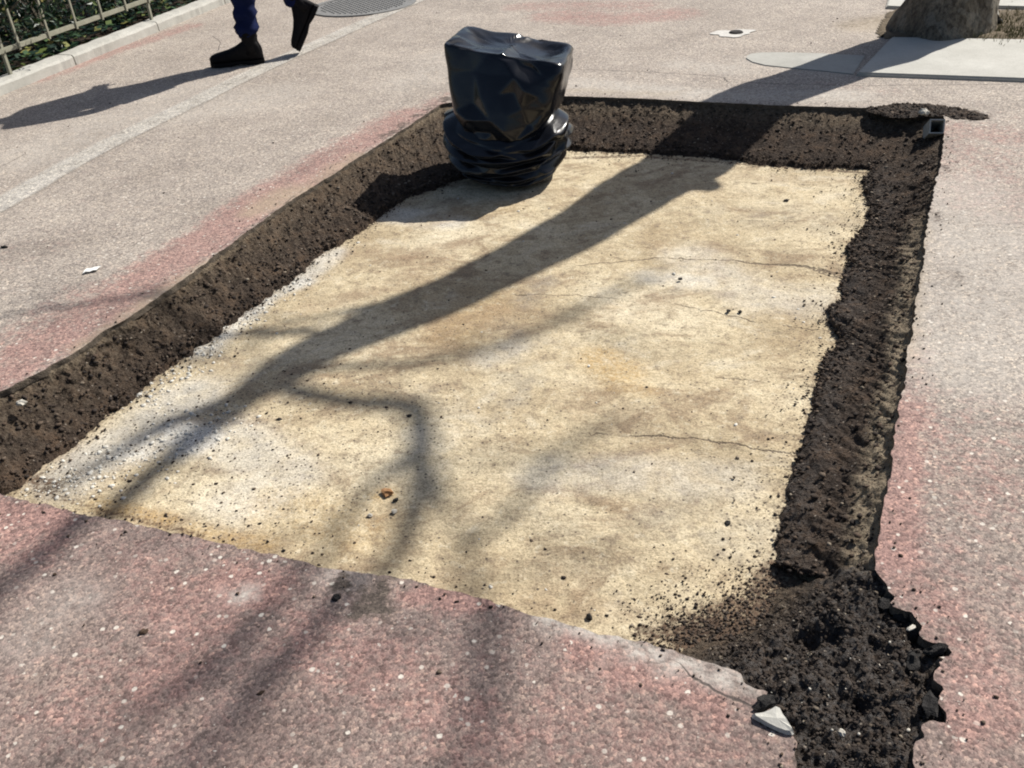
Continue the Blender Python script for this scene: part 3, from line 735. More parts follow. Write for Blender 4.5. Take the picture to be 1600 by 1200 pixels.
crumbs('soil_crumbs', np.c_[q, np.full(len(q), .002)], psize(len(q), .001, .006, 5), CLOD)

# ------------------------------------------------------------------ single loose lumps
def lump(name, u, v, z, size, mat, label, cat, group=None, sub=2, seed=0, rz=0.0):
    bm = bmesh.new(); bmesh.ops.create_icosphere(bm, subdivisions=sub, radius=1)
    co = np.array([vv_.co for vv_ in bm.verts])
    k = 1 + .75 * fbm(co[:, 0] * 1.9 + seed * 9, co[:, 1] * 1.9, co[:, 2] * 1.9, o=3) + .22 * vnoise(co[:, 0] * 5 + seed, co[:, 1] * 5, co[:, 2] * 5)
    for vv_, f_ in zip(bm.verts, k):
        c = vv_.co * float(f_)
        vv_.co = (c.x * size[0], c.y * size[1], max(c.z, -.6) * size[2])
    o = bm_obj(name, bm, mat)
    o.location = gp(u, v, z) + Vector((0, 0, size[2] * .45)); o.rotation_euler = (0, 0, rz)
    tag(o, label, cat, group); return o
G1 = 'lumps of broken tarmac at the near right corner'
lump('tarmac_lump', 1384, 950, -.03, (.024, .015, .016), TAR, 'black tarmac lump poking out just below the top notch of the broken right corner', 'tarmac lump', G1, seed=1, rz=.4)
lump('tarmac_lump', 1418, 968, -.03, (.028, .012, .013), TAR, 'long black tarmac lump beside the pale flake on the broken corner', 'tarmac lump', G1, seed=2, rz=-.2)
lump('tarmac_lump', 1462, 1018, -.008, (.024, .009, .010), TAR, 'pointed black tarmac lump on the outermost spike of the broken corner', 'tarmac lump', G1, seed=3, rz=.1)
lump('tarmac_lump', 1425, 1040, -.03, (.026, .013, .014), TAR, 'broad black tarmac lump lower down the right side of the broken corner', 'tarmac lump', G1, seed=4, rz=.9)
lump('tarmac_lump', 1320, 985, -.045, (.026, .016, .016), TAR, 'rounded tarmac lump in the middle of the dark broken corner', 'tarmac lump', G1, seed=5, rz=.2)
lump('tarmac_lump', 1452, 1108, -.015, (.026, .014, .013), TAR, 'black tarmac lump at the lowest spike on the right of the broken corner', 'tarmac lump', G1, seed=6, rz=1.2)
lump('tarmac_lump', 1195, 1102, .0, (.024, .012, .012), TAR, 'small black tarmac lump touching the white concrete shard', 'tarmac lump', G1, seed=7, rz=.5)
lump('pale_flake', 1424, 982, -.006, (.013, .005, .004), PEBBLE, 'thin pale stone flake glinting among black tarmac lumps', 'stone', seed=8, rz=.5)
lump('pebble', 1293, 1087, -.03, (.0045, .009, .006), PEBBLE, 'upright oval white pebble on the dark broken corner', 'pebble', 'white pebbles', seed=9, rz=.1)
lump('pebble', 1315, 1146, -.02, (.005, .008, .005), PEBBLE, 'white pebble low on the broken corner near the bottom of the picture', 'pebble', 'white pebbles', seed=10)
lump('pebble', 1443, 178, .008, (.022, .017, .016), PEBBLE, 'pinkish white pebble in the earth next to the square metal tube', 'pebble', 'white pebbles', seed=11)
lump('pebble', 1250, 186, -.06, (.016, .012, .012), PEBBLE, 'small white pebble on the shaded far bank', 'pebble', 'white pebbles', seed=12)
lump('pebble', 34, 632, -.03, (.013, .012, .010), PEBBLE, 'small white pebble stuck in the dark left bank', 'pebble', 'white pebbles', seed=13)
lump('rusty_stone', 604, 771, ZF, (.017, .013, .010), RUST, 'small rust coloured stone on the pale sand below the branch shadow', 'stone', seed=14)
lump('pebble', 578, 806, ZF, (.007, .006, .005), PEBBLE, 'tiny white pebble on sand left of the branch shadow', 'pebble', 'white pebbles', seed=15)
lump('pebble', 616, 800, ZF, (.008, .007, .005), PEBBLE, 'tiny white pebble on sand right under the rusty stone', 'pebble', 'white pebbles', seed=16)
G2 = 'dark crumbs of earth lying singly on the sand'
for k, (u, v, s, lb) in enumerate([(1228, 315, .014, 'lone black crumb on the clean sand at the far right of the pit floor'), (1138, 487, .010, 'left one of two black crumbs on the right half of the sand'), (1156, 488, .010, 'right one of two black crumbs on the right half of the sand'),
                                   (1062, 437, .010, 'black crumb on sand under the upper crack'), (640, 651, .010, 'black crumb inside the bent branch shadow on the sand'), (921, 965, .010, 'black crumb on sand close above the near asphalt edge'),
                                   (437, 658, .014, 'dark crumb on the speckled sand at the left of the pit'), (618, 782, .008, 'dark crumb touching the rusty stone'), (1137, 818, .011, 'dark crumb on the lower right sand with a faint trail')]):
    lump('soil_crumb', u, v, ZF, (s, s * .8, s * .6), TAR, lb, 'soil crumb', G2, sub=1, seed=20 + k, rz=k)
G3 = 'dark chips lying on the near red asphalt'
lump('dark_chip', 225, 988, .0, (.0095, .006, .005), DRYLEAF, 'largest black chip lying alone on the near red asphalt', 'chip', G3, seed=31, rz=.6)
lump('dark_chip', 86, 898, .0, (.004, .004, .003), DRYLEAF, 'small black chip under the branch shadow at the left edge', 'chip', G3, seed=32)
lump('dark_chip', 408, 1083, .0, (.007, .0035, .003), DRYLEAF, 'flat black chip inside the branch shadow on the near asphalt', 'chip', G3, seed=33, rz=.4)
lump('dark_chip', 526, 935, .0, (.010, .008, .006), TAR, 'black lump on the near asphalt beside the dirty smear', 'chip', G3, seed=34, rz=.4)
lump('dark_chip', 443, 862, .0, (.005, .004, .004), TAR, 'black chip balanced at the lip of the near asphalt edge', 'chip', G3, seed=35, rz=.4)
lump('dark_chip', 8, 387, .0, (.012, .009, .006), TAR, 'black chip on the pavement at the far left of the picture', 'chip', G3, seed=36)

# white concrete shard at the corner
bm = bmesh.new()
sh = chaikin(gl([(1166, 1120), (1196, 1116), (1216, 1105), (1226, 1125), (1242, 1146), (1236, 1152), (1205, 1140)]), 1, True)
ctr = sh.mean(0)
vb = [bm.verts.new((p[0], p[1], .0015 + .003 * random.random())) for p in sh]; vt = [bm.verts.new((ctr[0] + (p[0] - ctr[0]) * .86, ctr[1] + (p[1] - ctr[1]) * .86, .009 + .004 * random.random())) for p in sh]
vc = bm.verts.new((ctr[0], ctr[1], .013))
for i in range(len(sh)):
    j = (i + 1) % len(sh); bm.faces.new((vb[i], vb[j], vt[j], vt[i])); bm.faces.new((vt[i], vt[j], vc))
bm.faces.new(vb[::-1])
tag(bm_obj('concrete_shard', bm, mat_concrete('shard_concrete', .95)), 'flat white concrete shard at the broken near right corner', 'concrete shard')

# paper scrap on the far left pavement
bm = bmesh.new(); c_ = gp(143, 424)
rows = []
for i in range(5):
    rows.append([bm.verts.new((c_.x + (i - 2) * .012 + .003 * j, c_.y + (j - 1) * .016 + .004 * (i - 2), .004 + .005 * abs(math.sin(i * 1.7 + j)))) for j in range(3)])
for i in range(4):
    for j in range(2): bm.faces.new((rows[i][j], rows[i + 1][j], rows[i + 1][j + 1], rows[i][j + 1]))
r = bmesh.ops.extrude_face_region(bm, geom=bm.faces[:])
for e_ in r['geom']:
    if isinstance(e_, bmesh.types.BMVert): e_.co.z += .0015
tag(bm_obj('paper_scrap', bm, PAPER), 'small white paper scrap on the pavement left of the pit', 'paper')

# ------------------------------------------------------------------ faded painted line
def mat_paint():
    g = NG('faded_white_paint')
    n1 = g.noise(5, 4, .65); n2 = g.noise(45, 4, .7)
    c = g.cr(n1, [(.3, (.46, .44, .40)), (.7, (.57, .55, .51))])
    c, h = aggregate(g, c); g.bump(h, .5, .004)
    m = g.done(c, .85, .3)
    al = g.math('MULTIPLY', g.ramp(g.math('ADD', n2, g.math('MULTIPLY', n1, .8)), (.42), .95), g.ramp(g.attr('edge'), 0, 1, 0, .78))
    g.put(g.b.inputs['Alpha'], al)
    return m
PAINT = mat_paint()
def strip(name, pts, width, mat, z=.004, fall=.3):
    c = resample(chaikin(gl(pts), 2), .05); d = np.gradient(c, axis=0); d /= np.hypot(*d.T)[:, None]; nr = np.stack([-d[:, 1], d[:, 0]], 1)
    ks = [-.5, -.3, 0, .3, .5]; V = []; A = []
    for k in ks:
        off = width * k + (.012 * fbm(c[:, 0] * 8, c[:, 1] * 8 + k) if abs(k) == .5 else 0)
        V.append(np.c_[c + nr * np.atleast_1d(off)[:, None], np.full(len(c), z)]); A.append(np.full(len(c), 0 if abs(k) == .5 else 1))
    V = np.array(V).reshape(-1, 3); ii = np.arange(len(V)).reshape(len(ks), len(c))
    o = fast_mesh(name, V, np.stack([ii[:-1, :-1], ii[:-1, 1:], ii[1:, 1:], ii[1:, :-1]], -1).reshape(-1, 4), mat)
    set_attr(o, 'edge', np.array(A).ravel()); tag(o, kind='structure'); return o
strip('painted_line', [(-150, 400), (0, 322), (100, 262), (200, 210), (300, 162), (400, 112), (520, 58), (640, 5), (760, -45)], .19, PAINT)

# ------------------------------------------------------------------ concrete slabs and earth round the tree
bed = empty('tree_bed'); tag(bed, kind='structure')
def slab(pts, h, mat, name='kerb_slab', parent=bed, bev=.008, wob=.004):
    g_ = gl(pts); bm = bmesh.new()
    lo = [bm.verts.new((p[0], p[1], -.04)) for p in g_]; hi = [bm.verts.new((p[0], p[1], h)) for p in g_]
    n = len(g_); bm.faces.new(hi); bm.faces.new(lo[::-1])
    for i in range(n): bm.faces.new((lo[i], lo[(i + 1) % n], hi[(i + 1) % n], hi[i]))
    return bm_obj(name, bm, mat, parent, bevel=bev)
slab([(1338, 119), (1610, 129), (1610, 67), (1392, 63)], .020, CONC)
slab([(1612, 129), (1900, 138), (1880, 70), (1612, 67)], .022, CONC)
slab([(1165, 92), (1167, 88), (1173, 85), (1190, 83), (1230, 83), (1290, 85), (1352, 88), (1334, 117), (1290, 112), (1235, 107), (1195, 103), (1175, 98)], .005, mat_concrete('old_slab', .82), bev=.003)
slab([(1384, 14), (1425, 16), (1450, -40), (1400, -40)], .02, CONC)
slab([(1553, 14), (1640, 16), (1640, -40), (1553, -40)], .02, CONC)
be = chaikin(gl([(1366, 58), (1392, 62), (1500, 65), (1640, 68), (1640, 18), (1550, 15), (1430, 17), (1388, 16), (1376, 35)]), 1, True)
ex, ey = np.meshgrid(np.arange(be[:, 0].min(), be[:, 0].max(), .025), np.arange(be[:, 1].min(), be[:, 1].max(), .025))
EP = np.stack([ex.ravel(), ey.ravel()], 1); nx = ex.shape[1]; ny = ex.shape[0]; idx = np.arange(nx * ny).reshape(ny, nx)
dv = np.where(inside(EP, be), 1, -1) * pl_dist(EP, np.vstack([be, be[:1]]))
kp = dv > -.01
Q = np.stack([idx[:-1, :-1], idx[:-1, 1:], idx[1:, 1:], idx[1:, :-1]], -1).reshape(-1, 4); Q = Q[kp[Q].all(1)]
ez = np.where(dv < .02, .003, .012 + .02 * fbm(EP[:, 0] * 7, EP[:, 1] * 7) + .008 * vnoise(EP[:, 0] * 40, EP[:, 1] * 40)); ez = np.maximum(ez, .003)
bare = fast_mesh('bare_earth', np.c_[EP, ez], Q, BARE, bed)
# thin grass on the earth right of the trunk
def blades(name, centres, n, hgt, mat, parent=None):
    V = []; F = []
    for k in range(n):
        c = centres[random.randrange(len(centres))]; x = c[0] + random.gauss(0, c[2]); y = c[1] + random.gauss(0, c[2]); a = random.uniform(0, 6.28)
        h = hgt * random.uniform(.4, 1); wd = .003; lx, ly = math.cos(a) * h * .5, math.sin(a) * h * .5; b = len(V)
        V += [(x - wd * math.sin(a), y + wd * math.cos(a), .01), (x + wd * math.sin(a), y - wd * math.cos(a), .01), (x + lx * .5, y + ly * .5, .01 + h * .7), (x + lx, y + ly, .01 + h)]
        F += [(b, b + 1, b + 2), (b + 1, b + 3, b + 2)]
    o = mesh_obj(name, V, F, mat, parent); tag(o, kind='stuff'); return o
GRASS = mat_simple('dry_grass', (.07, .085, .03), (.19, .17, .08), 9, .8, .2, 0)
cs = [(*gp(u, v)[:2], .10) for u, v in [(1560, 40), (1590, 50), (1530, 55), (1600, 30), (1575, 60)]]
blades('thin_grass', cs, 900, .04, GRASS)
lump('stone', 1546, 27, .02, (.05, .04, .04), PEBBLE, 'pale stone beside the foot of the tree trunk', 'stone', seed=41)
lump('dark_stone', 1556, 38, .01, (.04, .035, .03), TAR, 'dark lump on the earth right of the tree trunk', 'stone', seed=42)

# ------------------------------------------------------------------ the tree (bare, stands behind the far right corner)
def tube(path, radii, seg=10, wob=0.0, seed=0, flare=None):
    path = [Vector(p) for p in path]; V = []; F = []
    t0 = (path[1] - path[0]).normalized(); ref = Vector((1, 0, 0)) if abs(t0.x) < .9 else Vector((0, 1, 0)); u = (ref - t0 * ref.dot(t0)).normalized()
    for i, p in enumerate(path):
        t = (path[min(i + 1, len(path) - 1)] - path[max(i - 1, 0)]).normalized(); u = (u - t * u.dot(t)).normalized(); v = t.cross(u)
        for k in range(seg):
            a = 2 * math.pi * k / seg; r = radii[i]
            if flare: r *= flare(a, i)
            V.append(p + (u * math.cos(a) + v * math.sin(a)) * r)
    V = np.array([tuple(x) for x in V])
    if wob:
        c = np.repeat(np.array([tuple(p) for p in path]), seg, 0); dirv = V - c
        k = 1 + wob * fbm(V[:, 0] * 5 + seed, V[:, 1] * 5, V[:, 2] * 3, o=4); V = c + dirv * k[:, None]
    for i in range(len(path) - 1):
        for k in range(seg):
            j = (k + 1) % seg; F.append((i * seg + k, i * seg + j, (i + 1) * seg + j, (i + 1) * seg + k))
    b = len(V); V = np.vstack([V, [tuple(path[-1])], [tuple(path[0])]])
    L = (len(path) - 1) * seg
    tri = [(L + k, L + (k + 1) % seg, b) for k in range(seg)] + [((k + 1) % seg, k, b + 1) for k in range(seg)]
    return V, F + tri

def smooth_path(pts, rad, step):
    p = np.array([tuple(x) + (r,) for x, r in zip(pts, rad)]); p = chaikin(p, 2)
    seg = np.sqrt((np.diff(p[:, :3], axis=0) ** 2).sum(1)); s = np.r_[0, np.cumsum(seg)]; n = max(3, int(s[-1] / step)); t = np.linspace(0, s[-1], n)
    q = np.stack([np.interp(t, s, p[:, k]) for k in range(4)], 1)
    return [Vector(x[:3]) for x in q], [x[3] for x in q]

def lift(u, v, h, z=ZF):
    """point h above the sand/asphalt level z whose shadow falls on the ground point seen at u, v"""
    s = gp(u, v, z); hh = h - z
    return Vector((s.x - SUN_D.x * COT * hh, s.y - SUN_D.y * COT * hh, h))

TB = Vector((2.72, 5.66, 0))
tree = empty('street_tree', TB)
tag(tree, 'bare street tree with thick grey brown trunk behind the far right corner of the pit', 'tree')
tp = [TB + Vector((0, 0, -.08)), TB + Vector((0.02, 0, .12)), TB + Vector((.03, -.02, .5)), lift(1250, 128, 1.15, 0), lift(1158, 160, 1.62, 0), lift(1052, 270, 2.25), lift(950, 332, 2.75), lift(850, 388, 3.2), lift(720, 452, 3.75), lift(600, 502, 4.25), lift(500, 545, 4.7), lift(430, 590, 5.05)]
tr = [.275, .25, .228, .20, .185, .215, .165, .15, .135, .122, .112, .095]
pp, rr = smooth_path(tp, tr, .05)
def flare(a, i):
    z = pp[i].z
    return 1 + (.22 * (1 + .55 * math.sin(3 * a + 1) + .3 * math.sin(5 * a))) * max(0, (.30 - z) / .34) ** 1.6 if z < .30 else 1
V, F = tube(pp, rr, 64, .22, 3, flare)
V = V - np.array(tree.location)
trunk = mesh_obj('trunk', V, F, BARK, tree, True)

def limb(name, pts, rad, parent=tree, seg=8, seed=0, step=.09):
    p, r = smooth_path(pts, rad, step); V, F = tube(p, r, seg, .12, seed); V = V - np.array(tree.location)
    return mesh_obj(name, V, F, BARK, parent, True), p, r
BR = []
# limbs whose shadows cross the sand
BR.append(limb('branch', [lift(470, 560, 4.75), lift(380, 620, 5.3), lift(300, 690, 5.75), lift(200, 770, 6.2), lift(110, 830, 6.8, 0), lift(0, 925, 7.8, 0), lift(-120, 1010, 8.6, 0)], [.085, .070, .050, .038, .030, .026, .02], seed=4))
BR.append(limb('branch', [lift(420, 592, 4.95), lift(450, 612, 5.25), lift(500, 626, 5.55), lift(560, 634, 5.85), lift(625, 634, 6.1), lift(650, 640, 6.2), lift(657, 665, 6.3), lift(658, 720, 6.45), lift(654, 780, 6.65), lift(634, 840, 6.8), lift(604, 893, 7.0), lift(500, 975, 7.2, 0), lift(420, 1055, 8.2, 0), lift(340, 1150, 9.0, 0), lift(280, 1230, 9.6, 0)], [.034, .032, .034, .036, .042, .044, .040, .040, .038, .030, .024, .026, .028, .026, .02], seed=5))
BR.append(limb('branch', [lift(390, 620, 5.3), lift(330, 640, 5.5), lift(250, 665, 6.1), lift(180, 710, 6.9), lift(90, 770, 7.6)], [.05, .05, .034, .026, .012], seed=6))
BR.append(limb('branch', [lift(655, 690, 6.0), lift(700, 770, 6.4), lift(730, 850, 6.8), lift(740, 930, 7.6), lift(755, 1010, 8.6, 0), lift(750, 1120, 9.4, 0), lift(730, 1230, 10, 0)], [.022, .014, .014, .020, .028, .028, .02], seed=7))
BR.append(limb('branch', [lift(1050, 275, 2.27), lift(1085, 285, 2.30), lift(1108, 291, 2.34), lift(1116, 294, 2.36)], [.10, .085, .06, .035], seed=8))
BR.append(limb('branch', [lift(440, 585, 5.0), lift(540, 575, 5.9), lift(680, 570, 7.0), lift(820, 530, 8.2), lift(950, 460, 9.2), lift(1040, 420, 10)], [.03, .018, .018, .022, .022, .012], seed=9))
BR.append(limb('branch', [lift(655, 700, 6.1), lift(560, 770, 6.5), lift(520, 850, 6.8), lift(430, 960, 7.2, 0), lift(300, 1090, 7.6, 0)], [.026, .018, .018, .016, .012], seed=10))
BR.append(limb('branch', [lift(730, 850, 6.8), lift(800, 800, 7.9), lift(860, 720, 8.8), lift(930, 665, 9.6), lift(980, 650, 10)], [.018, .020, .022, .022, .012], seed=11))
# rest of the crown, above the picture
for k in range(2):
    b0 = pp[int(len(pp) * (.78 + .08 * k))]; a = .9 + .75 * k; rch = random.uniform(1.2, 2.2)
    dx, dy = math.cos(a), math.sin(a)
    if dx < -.2 and dy < .3: dx = -dx * .8; dy = abs(dy)
    BR.append(limb('branch', [b0, b0 + Vector((dx * rch * .3, dy * rch * .3, .5)), b0 + Vector((dx * rch * .65, dy * rch * .65, 1.3)), b0 + Vector((dx * rch, dy * rch, 2.2))], [.022, .016, .012, .008], seed=20 + k))
# twigs
TV, TF = [], []
def twig(p0, d, L, r, depth):
    global TV, TF
    pts = [p0]; dd = d.copy()
    for i in range(4):
        dd = (dd + Vector((random.gauss(0, .22), random.gauss(0, .22), random.gauss(.05, .18)))).normalized(); pts.append(pts[-1] + dd * (L / 4))
    V, F = tube(pts, [r, r * .85, r * .7, r * .5, r * .25], 4)
    b = sum(len(x) for x in TV); TV.append(V - np.array(tree.location)); TF += [tuple(i + b for i in f) for f in F]
    if depth:
        for q in pts[1:4]:
            if random.random() < .75: twig(q, (dd + Vector((random.gauss(0, .7), random.gauss(0, .7), random.gauss(.1, .4)))).normalized(), L * .6, r * .55, depth - 1)
for bi, (o, p, r) in enumerate(BR):
    if bi in (4,): continue
    m = len(p); cnt = 5 if bi in (0, 1, 2, 3, 6) else 5
    for k in range(cnt):
        i = int(m * (.35 + .62 * k / cnt)); dirn = (p[min(i + 1, m - 1)] - p[i - 1]).normalized()
        twig(p[i], (dirn + Vector((random.gauss(0, .6), random.gauss(0, .6), random.gauss(.3, .4)))).normalized(), random.uniform(.4, .8), .0075, 1 + (bi > 7 or bi == 5))
tw = fast_mesh('twigs', np.vstack(TV), np.array([f if len(f) == 4 else (f[0], f[1], f[2], f[2]) for f in TF if len(f) == 4]), BARK, tree); tag(tw, kind='stuff')

# ------------------------------------------------------------------ bag pulled over a post in the far left corner
def facets(pts, qx, qy):
    """flat triangular facets through scattered points (x, y, value): crisp folds like stiff film"""
    vs, _, fs, *_r = geometry.delaunay_2d_cdt([Vector((p[0], p[1])) for p in pts], [], [], 0, 1e-6)
    P = np.array([(v[0], v[1]) for v in vs]); src = np.array(pts, float)
    val = np.array([src[np.argmin((src[:, 0] - a) ** 2 + (src[:, 1] - b) ** 2), 2] for a, b in P])
    out = np.zeros(len(qx))
    for f in fs:
        (x0, y0), (x1, y1), (x2, y2) = P[list(f)]; d = (y1 - y2) * (x0 - x2) + (x2 - x1) * (y0 - y2)
        if abs(d) < 1e-12: continue
        a = ((y1 - y2) * (qx - x2) + (x2 - x1) * (qy - y2)) / d; b = ((y2 - y0) * (qx - x2) + (x0 - x2) * (qy - y2)) / d; c = 1 - a - b
        m = (a >= -1e-6) & (b >= -1e-6) & (c >= -1e-6); out[m] = (a * val[f[0]] + b * val[f[1]] + c * val[f[2]])[m]
    return out

def soften(A, n):
    for _ in range(n):
        A = .25 * np.roll(A, 1, 1) + .5 * A + .25 * np.roll(A, -1, 1)
        B = np.vstack([A[:1], A, A[-1:]]); A = .25 * B[:-2] + .5 * B[1:-1] + .25 * B[2:]
    return A

def bag():
    base = Vector((.085, 4.215, ZF + .004))
    root = empty('black_plastic_bag', base, math.radians(-17))
    tag(root, 'shiny black bin bag pulled over something square in the far left pit corner', 'plastic bag')
    rg = np.random.default_rng(5)
    NA = 340
    def ring(a, b, n_):
        t = np.linspace(0, 2 * np.pi, 1441); c, q = np.cos(t), np.sin(t)
        x = np.sign(c) * np.abs(c) ** (2 / n_) * a; y = np.sign(q) * np.abs(q) ** (2 / n_) * b
        L = np.r_[0, np.cumsum(np.hypot(np.diff(x), np.diff(y)))]; u = np.linspace(0, L[-1], NA, endpoint=False)
        return np.interp(u, L, x), np.interp(u, L, y)
    def close(V, name, mat):
        V = np.array(V); nr = len(V); ii = np.arange(nr * NA).reshape(nr, NA)
        F = np.stack([ii[:-1], np.roll(ii[:-1], -1, 1), np.roll(ii[1:], -1, 1), ii[1:]], -1).reshape(-1, 4)
        return fast_mesh(name, V.reshape(-1, 3), F, mat, root, True)
    # folds of the front sheet: (across, down from the top, outward)
    FRONT = [(-.34, -.05, 0), (.34, -.05, 0), (-.34, .40, 0), (.34, .40, 0), (-.15, .0, .002), (-.05, .0, .008), (.0, .004, .026), (.025, .012, .030), (.13, .0, .0), (.06, .0, .004),
             (-.21, .08, -.004), (-.12, .07, -.014), (-.21, .22, .0), (-.12, .19, -.016), (-.04, .07, .014), (-.085, .15, .018), (-.14, .25, .016), (-.19, .33, .0),
             (.0, .14, .038), (-.03, .24, .048), (.045, .22, .040), (.0, .34, .008), (-.07, .34, .022), (.075, .34, .020), (.07, .06, .038), (.12, .115, .044), (.15, .085, .030), (.185, .06, .014), (.175, .14, .026), (.21, .20, .018),
             (.09, .025, -.006), (.145, .035, -.014), (.065, .13, .016), (.10, .20, .010), (.13, .27, -.012), (.165, .29, .014), (.21, .30, -.010), (.225, .10, .010), (-.03, .30, .014), (.035, .29, .050), (-.10, .30, -.008)]
    HT, Z0, NZ = .565, .235, 170
    PER = 60
    CR = [(rg.uniform(-.4, 5.4), rg.uniform(-.2, 1.2), rg.normal(0, .0045)) for _ in range(110)] + [(a, b, 0) for a in (-.8, 5.8) for b in (-.4, 1.4)]
    CR2 = [(rg.uniform(-.2, 5.2), rg.uniform(-.1, 1.1), rg.normal(0, .0012)) for _ in range(500)] + [(a, b, 0) for a in (-.8, 5.8) for b in (-.4, 1.4)]
    zs = np.linspace(Z0, HT, NZ); X = []; Y = []
    for z in zs:
        f = (z - Z0) / (HT - Z0)
        a = np.interp(f, [0, .10, .28, .6, .9, 1], [.190, .203, .232, .246, .256, .256]); b = np.interp(f, [0, .15, .4, .8, 1], [.190, .192, .188, .180, .172]); n_ = np.interp(f, [0, .25, .6, 1], [3.0, 5.0, 8, 11])
        x, y = ring(a, b, n_); X.append(x); Y.append(y)
    X, Y = np.array(X), np.array(Y); Zg = np.repeat(zs[:, None], NA, 1); Fg = (Zg - Z0) / (HT - Z0)
    U = np.repeat((np.arange(NA) / NA)[None], NZ, 0)
    fr = smooth01((-Y / .185 - .1) / .75)
    out = facets(FRONT, X.ravel(), (HT - Zg).ravel()).reshape(X.shape); out = soften(out, 7)
    seam = np.minimum(1, np.minimum(U, 1 - U) / .06)
    cr = (facets(CR, U.ravel() * 5, Fg.ravel()) + facets(CR2, U.ravel() * 5, Fg.ravel())).reshape(X.shape) * seam; cr = soften(cr, 7) * .8
    k = 1 + cr / .2 * (1 - .55 * fr) + .09 * np.exp(-((X - .22) / .06) ** 2) * smooth01((-Y / .18 + .2) / .8) * smooth01((Fg - .55) / .45) + .05 * np.exp(-((X + .23) / .05) ** 2) * smooth01((Fg - .7) / .3)
    VX = X * k + .010 * Fg; VY = Y * k - out * fr + .085 * Fg ** 1.3; VZ = Zg + .046 * (-X / .25) * Fg ** 2
    V = list(np.stack([VX, VY, VZ], -1))
    last = V[-1]; cx = last.mean(0)
    TOP = [(rg.uniform(-.3, .3), rg.uniform(-.2, .3), rg.normal(0, .006)) for _ in range(60)] + [(a, b, 0) for a in (-.6, .6) for b in (-.6, .6)]
    for s_, dz in [(.992, .005), (.972, .010), (.94, .012), (.88, .011), (.8, .009), (.7, .006), (.6, .004), (.5, .003), (.37, .0), (.25, -.002), (.12, -.002), (.03, -.002)]:
        q = cx + (last - cx) * np.array([s_, s_, 1.0]); q[:, 2] = last[:, 2] * s_ + cx[2] * (1 - s_) + dz
        q[:, 2] += .010 * np.exp(-(np.abs(q[:, 0] - .015) / .013) ** 1.3) * smooth01((cx[1] + .12 - q[:, 1]) / .2) - .010 * np.exp(-((q[:, 0] + .12) / .07) ** 2) - .008 * np.exp(-((q[:, 0] - .13) / .06) ** 2) + facets(TOP, q[:, 0], q[:, 1]) * min(1, (1 - s_) * 12)
        V.append(q)
    close(V, 'upper_wrap', BAG)
    # slack below the waist: swags with sharp ridges and deep valleys between
    pts = []
    for j in range(11):
        z0 = -.02 + .105 * j; ph = rg.uniform(0, 6.28); rid = j % 2
        for t in np.arange(-4.2, 4.3, .36):
            tt_ = t + rg.uniform(-.12, .12); front = max(0, math.cos(tt_)); amp = rg.uniform(.35, 1.15)
            pts.append((tt_ * .30, z0 - .17 * front ** 1.4 * (z0 + .1) + .10 * math.sin(tt_) * front + .035 * math.sin(2 * tt_ + ph) + rg.normal(0, .014), (.085 if rid else -.12) * amp))
    pts += [(rg.uniform(-1.25, 1.25), rg.uniform(0, 1), rg.normal(0, .03)) for _ in range(60)]
    pts += [(a, b, 0) for a in (-1.6, 1.6) for b in (-.8, 1.8)]
    NZ = 150; zz = np.linspace(0, 1, NZ); XS, YS, TS = [], [], []
    for z in zz:
        a = np.interp(z, [0, .10, .4, .75, .9, 1], [.135, .215, .272, .292, .278, .21]); b = np.interp(z, [0, .10, .4, .75, .9, 1], [.15, .210, .245, .245, .225, .20])
        x, y = ring(a, b, 2.25); XS.append(x); YS.append(y); TS.append(np.arctan2(y / b, x / a))
    XS, YS, TS = np.array(XS), np.array(YS), np.array(TS); Zn = np.repeat(zz[:, None], NA, 1)
    front = np.clip(-np.sin(TS), 0, 1)
    TB_ = np.mod(TS + np.pi / 2 + np.pi, 2 * np.pi) - np.pi       # seam turned to the far side
    rad_ = soften(facets(pts, (TB_ * .30).ravel(), Zn.ravel()).reshape(TS.shape), 4)
    env = np.sin(np.pi * np.minimum(1, Zn * .93 + .04)) ** .5
    k = 1 + env * rad_ + .09 * np.exp(-((TS - 2.9) / .35) ** 2) * smooth01((Zn - .55) / .2) + .06 * np.exp(-((TS + 1.15) / .5) ** 2) * smooth01((.45 - Zn) / .35)
    sag = -.055 * front ** 1.3 * Zn + .030 * np.clip(-np.cos(TS), 0, 1) * Zn ** 2 + .010 * np.clip(np.cos(TS), 0, 1) * Zn ** 2
    V = list(np.stack([XS * k - .012, YS * k, np.maximum(.002, .002 + .285 * Zn + sag * np.minimum(1, Zn * 8))], -1))
    last = V[-1].copy(); cx = last.mean(0)
    for s_, dz in [(.93, -.006), (.84, -.02)]:
        q = cx + (last - cx) * np.array([s_, s_, 1]); q[:, 2] += dz; V.append(q)
    close(V, 'gathered_skirt', BAG)
    return root
bag()

